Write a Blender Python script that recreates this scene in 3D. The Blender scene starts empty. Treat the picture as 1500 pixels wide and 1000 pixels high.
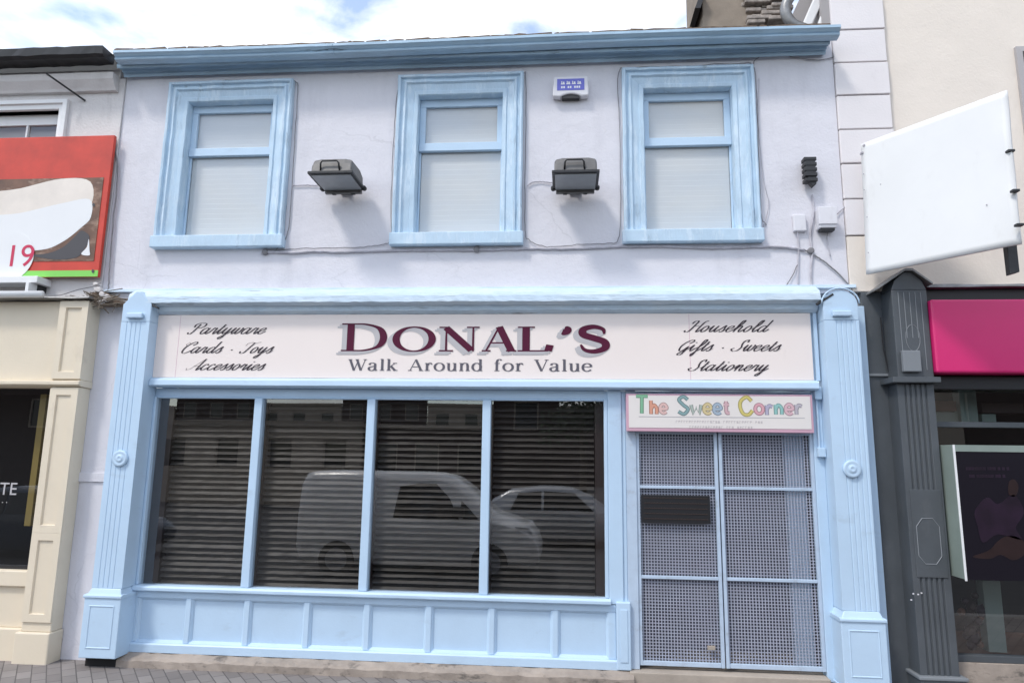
import bpy, bmesh, math, random
from mathutils import Vector, Matrix
random.seed(7)
SC = bpy.context.scene
COL = SC.collection
# ------------------------------------------------------------------ camera
D, CH, F = 5.9, 1.62, 1000.0
AR = Vector((0.99684157, 0.07825094, 0.01355248))
AU = Vector((-0.00017973, -0.16842875, 0.98571381))
AF = Vector((-0.07941566, 0.98260294, 0.16788272))
cd = bpy.data.cameras.new('camera'); cam = bpy.data.objects.new('camera', cd); COL.objects.link(cam)
cd.sensor_width = 36.0; cd.lens = 24.0; cd.clip_start = 0.05; cd.clip_end = 500
cam.matrix_world = Matrix(((AR.x, AU.x, -AF.x, 0), (AR.y, AU.y, -AF.y, -D), (AR.z, AU.z, -AF.z, CH), (0, 0, 0, 1)))
SC.camera = cam

def at(px, py, Y=0.0):
    d = AR * ((px - 750) / F) - AU * ((py - 500) / F) + AF
    t = (Y + D) / d.y
    return Vector((d.x * t, Y, CH + d.z * t))

# ------------------------------------------------------------------ world and sun
SUN_DIR = Vector((.88, 1.0, -1.75)).normalized()          # direction light travels
w = bpy.data.worlds.new('World'); SC.world = w; w.use_nodes = True
nt = w.node_tree; nt.nodes.clear()
def N(t, typ, **kw):
    n = t.nodes.new(typ)
    for k, v in kw.items():
        if k.startswith('i_'): n.inputs[k[2:].replace('_', ' ')].default_value = v
        else: setattr(n, k, v)
    return n
out = N(nt, 'ShaderNodeOutputWorld')
sky = N(nt, 'ShaderNodeTexSky', sky_type='NISHITA', sun_disc=False)
sky.sun_elevation = math.asin(-SUN_DIR.z)
sky.sun_rotation = math.atan2(-SUN_DIR.x, -SUN_DIR.y)
sky.air_density = 1.0; sky.dust_density = 0.6
bg1 = N(nt, 'ShaderNodeBackground', i_Strength=0.15)
bg2 = N(nt, 'ShaderNodeBackground', i_Strength=0.82); bg2.inputs['Color'].default_value = (0.97, 0.98, 1.0, 1)
tc = N(nt, 'ShaderNodeTexCoord')
mp = N(nt, 'ShaderNodeMapping'); mp.inputs['Scale'].default_value = (1.0, 1.0, 2.2); mp.inputs['Location'].default_value = (0.62, 0.1, 0.3)
nz = N(nt, 'ShaderNodeTexNoise', i_Scale=5.0, i_Detail=9.0, i_Roughness=0.55, i_Distortion=0.4)
cr = N(nt, 'ShaderNodeValToRGB')
cr.color_ramp.elements[0].position = 0.39; cr.color_ramp.elements[1].position = 0.62
cr.color_ramp.elements[0].color = (0.14, 0.14, 0.14, 1)
mx = N(nt, 'ShaderNodeMixShader')
L = nt.links.new
L(tc.outputs['Generated'], mp.inputs['Vector']); L(mp.outputs[0], nz.inputs['Vector']); L(nz.outputs['Fac'], cr.inputs['Fac'])
L(sky.outputs[0], bg1.inputs['Color']); L(cr.outputs[0], mx.inputs[0]); L(bg1.outputs[0], mx.inputs[1]); L(bg2.outputs[0], mx.inputs[2])
L(mx.outputs[0], out.inputs['Surface'])
sd = bpy.data.lights.new('sun', 'SUN'); sd.energy = 1.0; sd.angle = math.radians(9.0); sd.color = (1.0, 0.96, 0.9)
so = bpy.data.objects.new('sun', sd); COL.objects.link(so); so.rotation_euler = SUN_DIR.to_track_quat('-Z', 'Y').to_euler(); so.location = (-6, -6, 12)
SC.view_settings.view_transform = 'Standard'; SC.view_settings.look = 'None'
SC.view_settings.exposure = 1.07; SC.view_settings.gamma = 1.0
SC.cycles.max_bounces = 8; SC.cycles.transparent_max_bounces = 16

# ------------------------------------------------------------------ materials
def mat(name, col, rough=0.7, metal=0.0, bump=0.0, bscale=30.0, var=0.0, vscale=2.0, spec=0.5,
        dirt=None, dirt_amt=0.0, dscale=(3, 3, 3), dlow=0.55, dhigh=0.7, peel=None, pscale=(4, 4, 1.2), plow=0.62, phigh=0.66,
        lump=0.0, lscale=2.5, stretch=(1, 1, 1)):
    m = bpy.data.materials.new(name); m.use_nodes = True
    t = m.node_tree; b = t.nodes['Principled BSDF']; K = t.links.new
    b.inputs['Roughness'].default_value = rough; b.inputs['Metallic'].default_value = metal
    b.inputs['Specular IOR Level'].default_value = spec
    co = N(t, 'ShaderNodeTexCoord')
    c = N(t, 'ShaderNodeRGB'); c.outputs[0].default_value = (*col, 1); cur = c.outputs[0]
    def mixc(fac, c2, amt, src):
        mm = N(t, 'ShaderNodeMix', data_type='RGBA', blend_type='MIX')
        mu = N(t, 'ShaderNodeMath', operation='MULTIPLY'); mu.inputs[1].default_value = amt
        K(fac, mu.inputs[0]); K(mu.outputs[0], mm.inputs[0]); K(src, mm.inputs[6]); mm.inputs[7].default_value = (*c2, 1)
        return mm.outputs[2]
    def noise(scale, vec=(1, 1, 1), detail=6, rg=0.6):
        mpn = N(t, 'ShaderNodeMapping'); mpn.inputs['Scale'].default_value = vec
        n = N(t, 'ShaderNodeTexNoise', i_Scale=scale, i_Detail=detail, i_Roughness=rg)
        K(co.outputs['Object'], mpn.inputs[0]); K(mpn.outputs[0], n.inputs['Vector']); return n.outputs['Fac']
    def ramp(f, a, z):
        r = N(t, 'ShaderNodeMapRange'); r.inputs['From Min'].default_value = a; r.inputs['From Max'].default_value = z
        K(f, r.inputs['Value']); return r.outputs[0]
    if var:
        dk = tuple(x * (1 - var) for x in col)
        cur = mixc(ramp(noise(vscale), 0.35, 0.7), dk, 1.0, cur)
    if dirt:
        cur = mixc(ramp(noise(1.0, dscale, 8, 0.65), dlow, dhigh), dirt, dirt_amt, cur)
    hts = []
    if peel:
        pf = ramp(noise(1.0, pscale, 9, 0.7), plow, phigh)
        cur = mixc(pf, peel, 0.85, cur); hts.append((pf, 0.5))
    K(cur, b.inputs['Base Color'])
    last = None
    if bump or lump or peel:
        for f, s, dist in ([(noise(bscale, stretch), bump, 0.01)] if bump else []) + ([(noise(lscale, stretch), lump, 0.06)] if lump else []) + ([(hts[0][0], 0.35, 0.004)] if peel else []):
            bn = N(t, 'ShaderNodeBump'); bn.inputs['Strength'].default_value = s; bn.inputs['Distance'].default_value = dist
            K(f, bn.inputs['Height'])
            if last: K(last, bn.inputs['Normal'])
            last = bn.outputs[0]
        K(last, b.inputs['Normal'])
    return m

BLUE = (0.50, 0.65, 0.80)
M = {}
M['blue'] = mat('blue_gloss_paint', BLUE, 0.42, bump=0.12, bscale=60, var=0.07, vscale=3, dirt=(0.22, 0.25, 0.27), dirt_amt=0.35, dscale=(3, 3, 6), dlow=0.6, dhigh=0.8)
M['blue_old'] = mat('weathered_blue_paint', (0.51, 0.66, 0.79), 0.6, bump=0.5, bscale=22, var=0.12, vscale=5, stretch=(1.6, 1.6, .35),
                    dirt=(0.16, 0.2, 0.24), dirt_amt=0.55, dscale=(9, 9, 2.2), dlow=0.6, dhigh=0.72, peel=(0.60, 0.72, 0.82), pscale=(11, 11, 2.4), plow=0.52, phigh=0.6)
M['blue_shelf'] = mat('flaking_blue_cornice_paint', (0.55, 0.67, 0.78), 0.65, bump=0.6, bscale=20, var=0.1, vscale=5, stretch=(.3, 1, 2),
                      dirt=(0.14, 0.14, 0.14), dirt_amt=0.8, dscale=(1.3, 10, 26), dlow=0.62, dhigh=0.68, peel=(0.6, 0.7, 0.78), pscale=(2.2, 9, 16), plow=0.5, phigh=0.6)
M['blue_dark'] = mat('blue_gutter_paint', (0.39, 0.545, 0.68), 0.4, bump=0.2, bscale=30, var=0.18, vscale=2.5, stretch=(.4, 1, 1),
                     dirt=(0.05, 0.06, 0.07), dirt_amt=0.8, dscale=(1.6, 20, 26), dlow=0.64, dhigh=0.7)
M['wall'] = mat('lavender_render', (0.69, 0.676, 0.715), 0.85, bump=0.25, bscale=45, var=0.05, vscale=1.3, lump=0.35, lscale=2.2,
                dirt=(0.40, 0.39, 0.42), dirt_amt=0.38, dscale=(2.2, 2.2, .5), dlow=0.55, dhigh=0.8)
def cracks(m, col, amt, scale=1.1):
    t = m.node_tree; b = t.nodes['Principled BSDF']; K = t.links.new; src = b.inputs['Base Color'].links[0].from_socket
    co = N(t, 'ShaderNodeTexCoord'); n1 = N(t, 'ShaderNodeTexNoise', i_Scale=3.0, i_Detail=6.0); K(co.outputs['Object'], n1.inputs['Vector'])
    ad = N(t, 'ShaderNodeMix', data_type='VECTOR'); ad.inputs[0].default_value = .25; K(co.outputs['Object'], ad.inputs[4]); K(n1.outputs['Color'], ad.inputs[5])
    vo = N(t, 'ShaderNodeTexVoronoi', feature='DISTANCE_TO_EDGE', i_Scale=scale); K(ad.outputs[1], vo.inputs['Vector'])
    r1 = N(t, 'ShaderNodeMapRange'); r1.inputs['From Min'].default_value = .001; r1.inputs['From Max'].default_value = .006; r1.inputs['To Min'].default_value = amt; r1.inputs['To Max'].default_value = 0; K(vo.outputs['Distance'], r1.inputs['Value'])
    n2 = N(t, 'ShaderNodeTexNoise', i_Scale=.9); K(co.outputs['Object'], n2.inputs['Vector'])
    r2 = N(t, 'ShaderNodeMapRange'); r2.inputs['From Min'].default_value = .5; r2.inputs['From Max'].default_value = .6; K(n2.outputs['Fac'], r2.inputs['Value'])
    mu = N(t, 'ShaderNodeMath', operation='MULTIPLY'); K(r1.outputs[0], mu.inputs[0]); K(r2.outputs[0], mu.inputs[1])
    mm = N(t, 'ShaderNodeMix', data_type='RGBA'); K(mu.outputs[0], mm.inputs[0]); K(src, mm.inputs[6]); mm.inputs[7].default_value = (*col, 1); K(mm.outputs[2], b.inputs['Base Color'])
cracks(M['wall'], (.42, .41, .43), .3)
M['wall_left'] = mat('white_render_old', (0.66, 0.63, 0.62), 0.85, bump=0.25, bscale=40, var=0.08, lump=0.3, dirt=(0.3, 0.28, 0.26), dirt_amt=0.5, dscale=(3, 3, .7), dlow=.56, dhigh=.8)
M['wall_right'] = mat('cream_render', (0.76, 0.685, 0.605), 0.85, bump=0.2, bscale=50, var=0.05, lump=0.15, dirt=(0.45, 0.41, 0.37), dirt_amt=0.3, dscale=(2, 2, .6), dlow=.6, dhigh=.85)
M['quoin'] = mat('white_quoin_paint', (0.76, 0.72, 0.72), 0.8, bump=0.2, bscale=50, var=0.06, dirt=(0.5, 0.47, 0.45), dirt_amt=.4, dscale=(4, 4, 2), dlow=.58, dhigh=.8)
M['joint'] = mat('grey_joint', (0.4, 0.38, 0.38), 0.9)
M['beige'] = mat('beige_shopfront_paint', (0.74, 0.645, 0.50), 0.5, bump=0.1, bscale=40, var=0.07, vscale=2, dirt=(0.4, 0.33, 0.25), dirt_amt=0.4, dscale=(4, 4, 3), dlow=0.6, dhigh=0.8)
M['grey'] = mat('dark_grey_shopfront_paint', (0.085, 0.095, 0.105), 0.5, bump=0.15, bscale=40, var=0.2, vscale=3, dirt=(0.2, 0.2, 0.2), dirt_amt=0.25, dscale=(6, 6, 2.5), dlow=0.58, dhigh=0.8)
M['grey_line'] = mat('worn_grey_edge', (0.2, 0.215, 0.23), 0.6)
M['black'] = mat('black_trim', (0.012, 0.012, 0.014), 0.45)
M['near_black'] = mat('dark_interior', (0.012, 0.011, 0.011), 0.9)  # also colours the shade strip under the gutter
M['white'] = mat('white_paint', (0.78, 0.78, 0.78), 0.5, bump=0.05, var=0.04, dirt=(.4, .38, .36), dirt_amt=.25, dscale=(5, 5, 3), dlow=.6, dhigh=.8)
M['vinyl'] = mat('blank_white_vinyl', (0.76, 0.76, 0.75), 0.5, bump=0.1, bscale=5, var=0.05, dirt=(.45, .43, .4), dirt_amt=.3, dscale=(5, 5, 2), dlow=.58, dhigh=.8)
M['blind'] = mat('white_blind', (0.565, 0.59, 0.60), 0.7, var=0.05, vscale=1.5)
M['sign_cream'] = mat('cream_sign_face', (0.84, 0.745, 0.695), 0.4, var=0.02, vscale=1.2, dirt=(.45, .36, .32), dirt_amt=.3, dscale=(5, 5, 2.5), dlow=.64, dhigh=.85)
M['maroon'] = mat('maroon_lettering', (0.085, 0.008, 0.032), 0.6, spec=.2)
M['shade_grey'] = mat('grey_lettering_shadow', (0.48, 0.46, 0.465), 0.5)
M['slate'] = mat('dark_grey_lettering', (0.10, 0.09, 0.11), 0.45)
M['script'] = mat('black_lettering', (0.028, 0.014, 0.02), 0.4)
M['pink'] = mat('pink_sign_face', (0.66, 0.02, 0.16), 0.3, var=0.12, vscale=0.9)
M['pinkpale'] = mat('pale_pink_sign_edge', (0.60, 0.36, 0.44), 0.45, var=.1)
M['sweet'] = mat('sweet_sign_face', (0.75, 0.70, 0.66), 0.4, var=0.03)
M['shutter'] = mat('brown_roller_shutter', (0.040, 0.034, 0.028), 0.5, metal=0.0, var=0.45, vscale=3, bump=.1)
M['slot'] = mat('shadowy_slot', (0.022, 0.018, 0.015), 0.8)
M['brown'] = mat('dark_brown_frame', (0.03, 0.018, 0.015), 0.5)
M['gate'] = mat('galvanised_gate_paint', (0.48, 0.58, 0.70), 0.45, var=0.12, vscale=9, dirt=(.25, .2, .17), dirt_amt=.4, dscale=(9, 9, 9), dlow=.58, dhigh=.75)
M['mesh'] = mat('pale_grey_mesh_wire', (0.38, 0.40, 0.48), 0.5, var=.12, vscale=7)
M['door'] = mat('grey_shop_door', (0.07, 0.07, 0.10), 0.6, var=.15, vscale=1.5)
M['alu'] = mat('grey_floodlight_metal', (0.15, 0.145, 0.14), 0.5, metal=.2, var=.25, vscale=8, bump=.15, bscale=60)
M['lampglass'] = mat('dusty_lamp_glass', (0.26, 0.27, 0.28), 0.3, var=.15, vscale=12)
M['rubber'] = mat('black_weathered_plastic', (0.02, 0.02, 0.022), 0.5, bump=.3)
M['plastic'] = mat('off_white_plastic', (0.70, 0.69, 0.72), 0.4, var=.06, dirt=(.35, .33, .33), dirt_amt=.3, dscale=(12, 12, 5), dlow=.55, dhigh=.8)
M['ablue'] = mat('blue_alarm_label', (0.12, 0.13, 0.5), 0.35)
M['cable'] = mat('painted_cable', (0.52, 0.50, 0.54), 0.7, var=.3, vscale=9)
M['cable_dark'] = mat('dirty_cable', (0.24, 0.23, 0.24), 0.7, var=.3, vscale=9)
M['stone'] = mat('tan_plinth_stone', (0.38, 0.32, 0.27), 0.9, bump=.6, bscale=25, var=.3, vscale=5, dirt=(.09, .08, .07), dirt_amt=.8, dscale=(6, 6, 14), dlow=.56, dhigh=.68)
M['concrete'] = mat('door_step_concrete', (0.42, 0.36, 0.30), 0.9, bump=.4, bscale=30, var=.2, vscale=4)
M['slates'] = mat('roof_slate', (0.10, 0.09, 0.085), 0.7, bump=.6, bscale=9, var=.4, vscale=7)
M['moss'] = mat('mossy_eaves_debris', (0.20, 0.14, 0.10), 0.95, bump=.8, bscale=30, var=.5, vscale=18)
M['chim'] = mat('tan_chimney_render', (0.30, 0.25, 0.20), 0.9, bump=.5, bscale=15, var=.25, vscale=4)
M['rubble'] = mat('rubble_stone', (0.42, 0.37, 0.33), 0.9, bump=.9, bscale=12, var=.6, vscale=14)
M['lead'] = mat('lead_flashing', (0.30, 0.30, 0.30), 0.45, metal=.5, var=.5, vscale=6, bump=.4, bscale=12)
M['twig'] = mat('dry_twigs', (0.16, 0.13, 0.10), 0.9)
M['rag'] = mat('pale_rag', (0.62, 0.58, 0.56), 0.9)
M['red'] = mat('red_banner', (0.62, 0.05, 0.025), 0.45, var=.3, vscale=3)
M['green'] = mat('green_banner_stripe', (0.22, 0.62, 0.10), 0.5)
M['cream2'] = mat('cream_banner', (0.80, 0.72, 0.64), 0.5, var=.15, vscale=3)
M['brownprint'] = mat('brown_print', (0.20, 0.10, 0.06), 0.5, var=.6, vscale=4, dirt=(.5, .35, .25), dirt_amt=.7, dscale=(3, 3, 7), dlow=.5, dhigh=.65)
M['darkshape'] = mat('charcoal_banner_print', (0.06, 0.055, 0.06), 0.5)
M['numred'] = mat('crimson_print', (0.55, 0.02, 0.08), 0.5)
M['panelgreen'] = mat('grey_green_panel', (0.24, 0.29, 0.26), 0.35, var=.2, vscale=3)
M['posterdark'] = mat('dark_poster', (0.010, 0.008, 0.013), 0.3, spec=.3)
M['purple'] = mat('purple_print', (0.020, 0.008, 0.022), 0.35, var=.6, vscale=5)
M['tanprint'] = mat('tan_print', (0.028, 0.015, 0.015), 0.3, var=.3, vscale=8)
M['wood'] = mat('brown_wood', (0.16, 0.08, 0.05), 0.6, var=.3, vscale=5)
M['postgreen'] = mat('grey_green_post', (0.20, 0.27, 0.25), 0.5)
M['yellow'] = mat('mustard_post', (0.30, 0.22, 0.06), 0.5)
M['brass'] = mat('pale_brass', (0.55, 0.42, 0.2), 0.4, metal=.4)
# vehicles and far side of the street
M['carwhite'] = mat('white_car_paint', (0.80, 0.80, 0.80), 0.2)
M['carsilver'] = mat('silver_car_paint', (0.45, 0.46, 0.48), 0.25, metal=.4)
M['cardark'] = mat('dark_car_paint', (0.05, 0.06, 0.08), 0.2)
M['carglass'] = mat('vehicle_glass', (0.01, 0.012, 0.014), 0.05)
M['tyre'] = mat('tyre_rubber', (0.02, 0.02, 0.02), 0.8)
M['rim'] = mat('wheel_rim', (0.4, 0.4, 0.42), 0.3, metal=.6)
M['headlamp'] = mat('headlamp_lens', (0.6, 0.62, 0.65), 0.1)
M['terr1'] = mat('terrace_buff_render', (0.35, 0.30, 0.25), 0.9, var=.1)
M['terr2'] = mat('terrace_dark_brick', (0.05, 0.032, 0.028), 0.9, var=.3, vscale=3)
M['leaf'] = mat('leaf', (0.04, 0.06, 0.025), 0.7, var=.5, vscale=5)
M['bark'] = mat('bark', (0.10, 0.08, 0.06), 0.9, bump=.6)

def glass(name, ior=1.5, tint=(1, 1, 1), boost=1.0):
    m = bpy.data.materials.new(name); m.use_nodes = True; t = m.node_tree; t.nodes.clear()
    o = N(t, 'ShaderNodeOutputMaterial'); g = N(t, 'ShaderNodeBsdfGlossy'); g.inputs['Roughness'].default_value = 0.0
    tr = N(t, 'ShaderNodeBsdfTransparent'); tr.inputs[0].default_value = (*tint, 1)
    lwt = N(t, 'ShaderNodeLayerWeight'); lwt.inputs['Blend'].default_value = .5
    pw = N(t, 'ShaderNodeMath', operation='POWER'); pw.inputs[1].default_value = 5.0; t.links.new(lwt.outputs['Facing'], pw.inputs[0])
    fr = N(t, 'ShaderNodeMath', operation='MULTIPLY_ADD'); fr.inputs[1].default_value = .48; fr.inputs[2].default_value = .042; t.links.new(pw.outputs[0], fr.inputs[0])
    mu = N(t, 'ShaderNodeMath', operation='MULTIPLY'); mu.inputs[1].default_value = boost; mu.use_clamp = True
    nzn = N(t, 'ShaderNodeTexNoise', i_Scale=1.1, i_Detail=1.0); bp = N(t, 'ShaderNodeBump'); bp.inputs['Strength'].default_value = .05; bp.inputs['Distance'].default_value = .02
    tcn = N(t, 'ShaderNodeTexCoord')
    t.links.new(tcn.outputs['Object'], nzn.inputs['Vector']); t.links.new(nzn.outputs['Fac'], bp.inputs['Height']); t.links.new(bp.outputs[0], g.inputs['Normal'])
    mxx = N(t, 'ShaderNodeMixShader'); t.links.new(fr.outputs[0], mu.inputs[0]); t.links.new(mu.outputs[0], mxx.inputs[0])
    t.links.new(tr.outputs[0], mxx.inputs[1]); t.links.new(g.outputs[0], mxx.inputs[2]); t.links.new(mxx.outputs[0], o.inputs[0])
    return m
M['glass'] = glass('shop_window_glass', 1.5, (.93, .93, .93), 3.8)
M['upglass'] = glass('sash_window_glass', 1.5, (1, 1, 1), 2.0)

# pavers
def pavers():
    m = bpy.data.materials.new('block_pavers'); m.use_nodes = True; t = m.node_tree; b = t.nodes['Principled BSDF']; K = t.links.new
    b.inputs['Roughness'].default_value = .9
    co = N(t, 'ShaderNodeTexCoord'); mpn = N(t, 'ShaderNodeMapping'); mpn.inputs['Rotation'].default_value = (0, 0, math.radians(52)); K(co.outputs['Object'], mpn.inputs[0])
    br = N(t, 'ShaderNodeTexBrick'); br.inputs['Scale'].default_value = 1.0
    br.inputs['Brick Width'].default_value = .2; br.inputs['Row Height'].default_value = .1; br.inputs['Mortar Size'].default_value = .004
    br.inputs['Color1'].default_value = (.25, .225, .21, 1); br.inputs['Color2'].default_value = (.18, .16, .15, 1); br.inputs['Mortar'].default_value = (.10, .09, .085, 1)
    K(mpn.outputs[0], br.inputs['Vector'])
    nzn = N(t, 'ShaderNodeTexNoise', i_Scale=2.0, i_Detail=8.0); K(co.outputs['Object'], nzn.inputs['Vector'])
    mm = N(t, 'ShaderNodeMix', data_type='RGBA', blend_type='MULTIPLY'); mm.inputs[0].default_value = .7
    rr = N(t, 'ShaderNodeMapRange'); rr.inputs['To Min'].default_value = .55; rr.inputs['To Max'].default_value = 1.4; K(nzn.outputs['Fac'], rr.inputs['Value'])
    K(br.outputs['Color'], mm.inputs[6]); K(rr.outputs[0], mm.inputs[7]); K(mm.outputs[2], b.inputs['Base Color'])
    bn = N(t, 'ShaderNodeBump'); bn.inputs['Strength'].default_value = .7; bn.inputs['Distance'].default_value = .006; bn.invert = True
    K(br.outputs['Fac'], bn.inputs['Height']); K(bn.outputs[0], b.inputs['Normal'])
    return m
M['pavers'] = pavers()
M['asphalt'] = mat('asphalt', (.05, .05, .052), .9, bump=.4, bscale=60, var=.2)
M['kerb'] = mat('kerb_stone', (.3, .29, .28), .9, bump=.4, var=.2)

# ------------------------------------------------------------------ mesh helpers
class MB:
    def __init__(s): s.v = []; s.f = []
    def quad(s, *p):
        n = len(s.v); s.v += [tuple(q) for q in p]; s.f.append(tuple(range(n, n + len(p))))
    def box(s, x0, x1, y0, y1, z0, z1):
        n = len(s.v)
        s.v += [(x0, y0, z0), (x1, y0, z0), (x1, y1, z0), (x0, y1, z0), (x0, y0, z1), (x1, y0, z1), (x1, y1, z1), (x0, y1, z1)]
        s.f += [tuple(n + i for i in q) for q in ((0, 3, 2, 1), (4, 5, 6, 7), (0, 1, 5, 4), (1, 2, 6, 5), (2, 3, 7, 6), (3, 0, 4, 7))]
        return s
    def slab(s, pts, off):                       # polygon pts (3D) extruded by vector off
        n = len(s.v); k = len(pts); off = Vector(off)
        s.v += [tuple(Vector(p)) for p in pts] + [tuple(Vector(p) + off) for p in pts]
        s.f.append(tuple(range(n, n + k))); s.f.append(tuple(n + k + i for i in reversed(range(k))))
        for i in range(k): j = (i + 1) % k; s.f.append((n + i, n + k + i, n + k + j, n + j))
        return s
    def sweep(s, prof, x0, x1, segs=1, jit=0.0, closed=True):     # profile of (y,z) along X
        n = len(s.v); k = len(prof)
        for i in range(segs + 1):
            x = x0 + (x1 - x0) * i / segs
            for (y, z) in prof: s.v.append((x, y + random.uniform(-jit, jit), z + random.uniform(-jit, jit)))
        for i in range(segs):
            for j in range(k if closed else k - 1):
                a = n + i * k + j; b = n + i * k + (j + 1) % k
                s.f.append((a, b, b + k, a + k))
        if closed: s.f.append(tuple(n + j for j in reversed(range(k)))); s.f.append(tuple(n + segs * k + j for j in range(k)))
        return s
    def tube(s, pts, r, n=8):
        pts = [Vector(p) for p in pts]; base = len(s.v); up0 = None
        for i, p in enumerate(pts):
            t = (pts[min(i + 1, len(pts) - 1)] - pts[max(i - 1, 0)]).normalized()
            u = t.cross(Vector((0, 1, 0.05))).normalized() if abs(t.y) < .9 else t.cross(Vector((1, 0, 0))).normalized(); v = t.cross(u)
            rr = r[i] if isinstance(r, (list, tuple)) else r
            for k in range(n): a = 2 * math.pi * k / n; s.v.append(tuple(p + (u * math.cos(a) + v * math.sin(a)) * rr))
        for i in range(len(pts) - 1):
            for k in range(n):
                a = base + i * n + k; b = base + i * n + (k + 1) % n; s.f.append((a, b, b + n, a + n))
        s.f.append(tuple(base + k for k in reversed(range(n)))); s.f.append(tuple(base + (len(pts) - 1) * n + k for k in range(n)))
        return s
    def lathe_y(s, cx, cy, cz, prof, n=32):        # prof: (radius, y offset)
        base = len(s.v)
        for (r, y) in prof:
            for k in range(n): a = 2 * math.pi * k / n; s.v.append((cx + r * math.cos(a), cy + y, cz + r * math.sin(a)))
        for i in range(len(prof) - 1):
            for k in range(n):
                a = base + i * n + k; b = base + i * n + (k + 1) % n; s.f.append((a, b, b + n, a + n))
        s.f.append(tuple(base + (len(prof) - 1) * n + k for k in range(n)))
        s.f.append(tuple(base + k for k in reversed(range(n))))
        return s
    def frame(s, x0, x1, z0, z1, prof, segs=1, jit=0.0):   # mitred frame: prof list of (inset, y)
        n = len(s.v); k = len(prof); cs = []
        corners = [(0, 0), (1, 0), (1, 1), (0, 1)]
        st = []
        for c in range(4):
            a = corners[c]; b = corners[(c + 1) % 4]
            for i in range(segs): st.append((a, b, i / segs))
        for (a, b, f) in st:
            jx, jy = random.uniform(-jit, jit), random.uniform(-jit, jit)
            for (ins, y) in prof:
                def P(c): return Vector((x0 + ins if c[0] == 0 else x1 - ins, y, z0 + ins if c[1] == 0 else z1 - ins))
                p = P(a).lerp(P(b), f); s.v.append((p.x + jx, p.y + jy, p.z + jx))
        T = len(st)
        for i in range(T):
            for j in range(k - 1):
                a = n + i * k + j; b = n + ((i + 1) % T) * k + j
                s.f.append((a, b, b + 1, a + 1))
        return s
    def wall(s, x0, x1, z0, z1, holes, yf, yb):
        xs = sorted({x0, x1, *[h[0] for h in holes], *[h[1] for h in holes]}); zs = sorted({z0, z1, *[h[2] for h in holes], *[h[3] for h in holes]})
        for i in range(len(xs) - 1):
            for j in range(len(zs) - 1):
                cx, cz = (xs[i] + xs[i + 1]) / 2, (zs[j] + zs[j + 1]) / 2
                if any(h[0] < cx < h[1] and h[2] < cz < h[3] for h in holes): continue
                a, b, c, d = xs[i], xs[i + 1], zs[j], zs[j + 1]
                s.quad((a, yf, c), (b, yf, c), (b, yf, d), (a, yf, d)); s.quad((a, yb, c), (a, yb, d), (b, yb, d), (b, yb, c))
        for (a, b, c, d, sg) in [(x0, x1, z0, z1, 1)] + [(*h, -1) for h in holes]:
            s.quad((a, yf, c), (a, yf, d), (a, yb, d), (a, yb, c)); s.quad((b, yf, c), (b, yb, c), (b, yb, d), (b, yf, d))
            s.quad((a, yf, c), (a, yb, c), (b, yb, c), (b, yf, c)); s.quad((a, yf, d), (b, yf, d), (b, yb, d), (a, yb, d))
        return s
    def build(s, name, m, parent=None, bevel=0.0, smooth=False, segs=2):
        me = bpy.data.meshes.new(name); me.from_pydata(s.v, [], s.f); me.update()
        bm = bmesh.new(); bm.from_mesh(me); bmesh.ops.recalc_face_normals(bm, faces=bm.faces)
        if smooth:
            for f in bm.faces: f.smooth = True
        bm.to_mesh(me); bm.free()
        o = bpy.data.objects.new(name, me); COL.objects.link(o); me.materials.append(M[m] if isinstance(m, str) else m)
        if parent is not None:
            o.parent = parent; o.matrix_parent_inverse = Matrix.Identity(4)
            loc = Vector(parent.location) if parent.type == 'EMPTY' else Vector((0, 0, 0))
            pp = parent
            off = Vector((0, 0, 0))
            while pp is not None: off += Vector(pp.location); pp = pp.parent
            me.transform(Matrix.Translation(-off))
        if bevel:
            bv = o.modifiers.new('bevel', 'BEVEL'); bv.width = bevel; bv.segments = segs; bv.limit_method = 'ANGLE'; bv.angle_limit = math.radians(40)
        return o

def tag(o, label=None, cat=None, group=None, kind=None):
    for k, v in (('label', label), ('category', cat), ('group', group), ('kind', kind)):
        if v: o[k] = v
    return o
def thing(name, loc, label, cat, group=None):
    o = bpy.data.objects.new(name, None); COL.objects.link(o); o.location = loc; o.empty_display_size = .2
    return tag(o, label, cat, group)
def bx(name, m, parent, x0, x1, y0, y1, z0, z1, bevel=.004):
    return MB().box(x0, x1, y0, y1, z0, z1).build(name, m, parent, bevel)

# ------------------------------------------------------------------ ground
GZ = -0.13
g = MB(); 
for i in range(40):
    pass
g.quad((-60, -2.9, GZ), (60, -2.9, GZ), (60, 3, GZ), (-60, 3, GZ)); tag(g.build('pavement', 'pavers'), kind='structure')
k = MB().box(-60, 60, -3.05, -2.902, GZ - .3, GZ + .002).build('kerb', 'kerb'); tag(k, kind='structure')
r = MB(); r.quad((-200, -60, -.55), (200, -60, -.55), (200, -5.6, -.5), (-200, -5.6, -.5)); r.quad((-200, -5.6, -.5), (200, -5.6, -.5), (200, -3.051, GZ - .12), (-200, -3.051, GZ - .12))
r.quad((-200, 3.001, GZ - .1), (200, 3.001, GZ - .1), (200, 200, GZ - .1), (-200, 200, GZ - .1))
tag(r.build('road', 'asphalt'), kind='structure')

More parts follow.
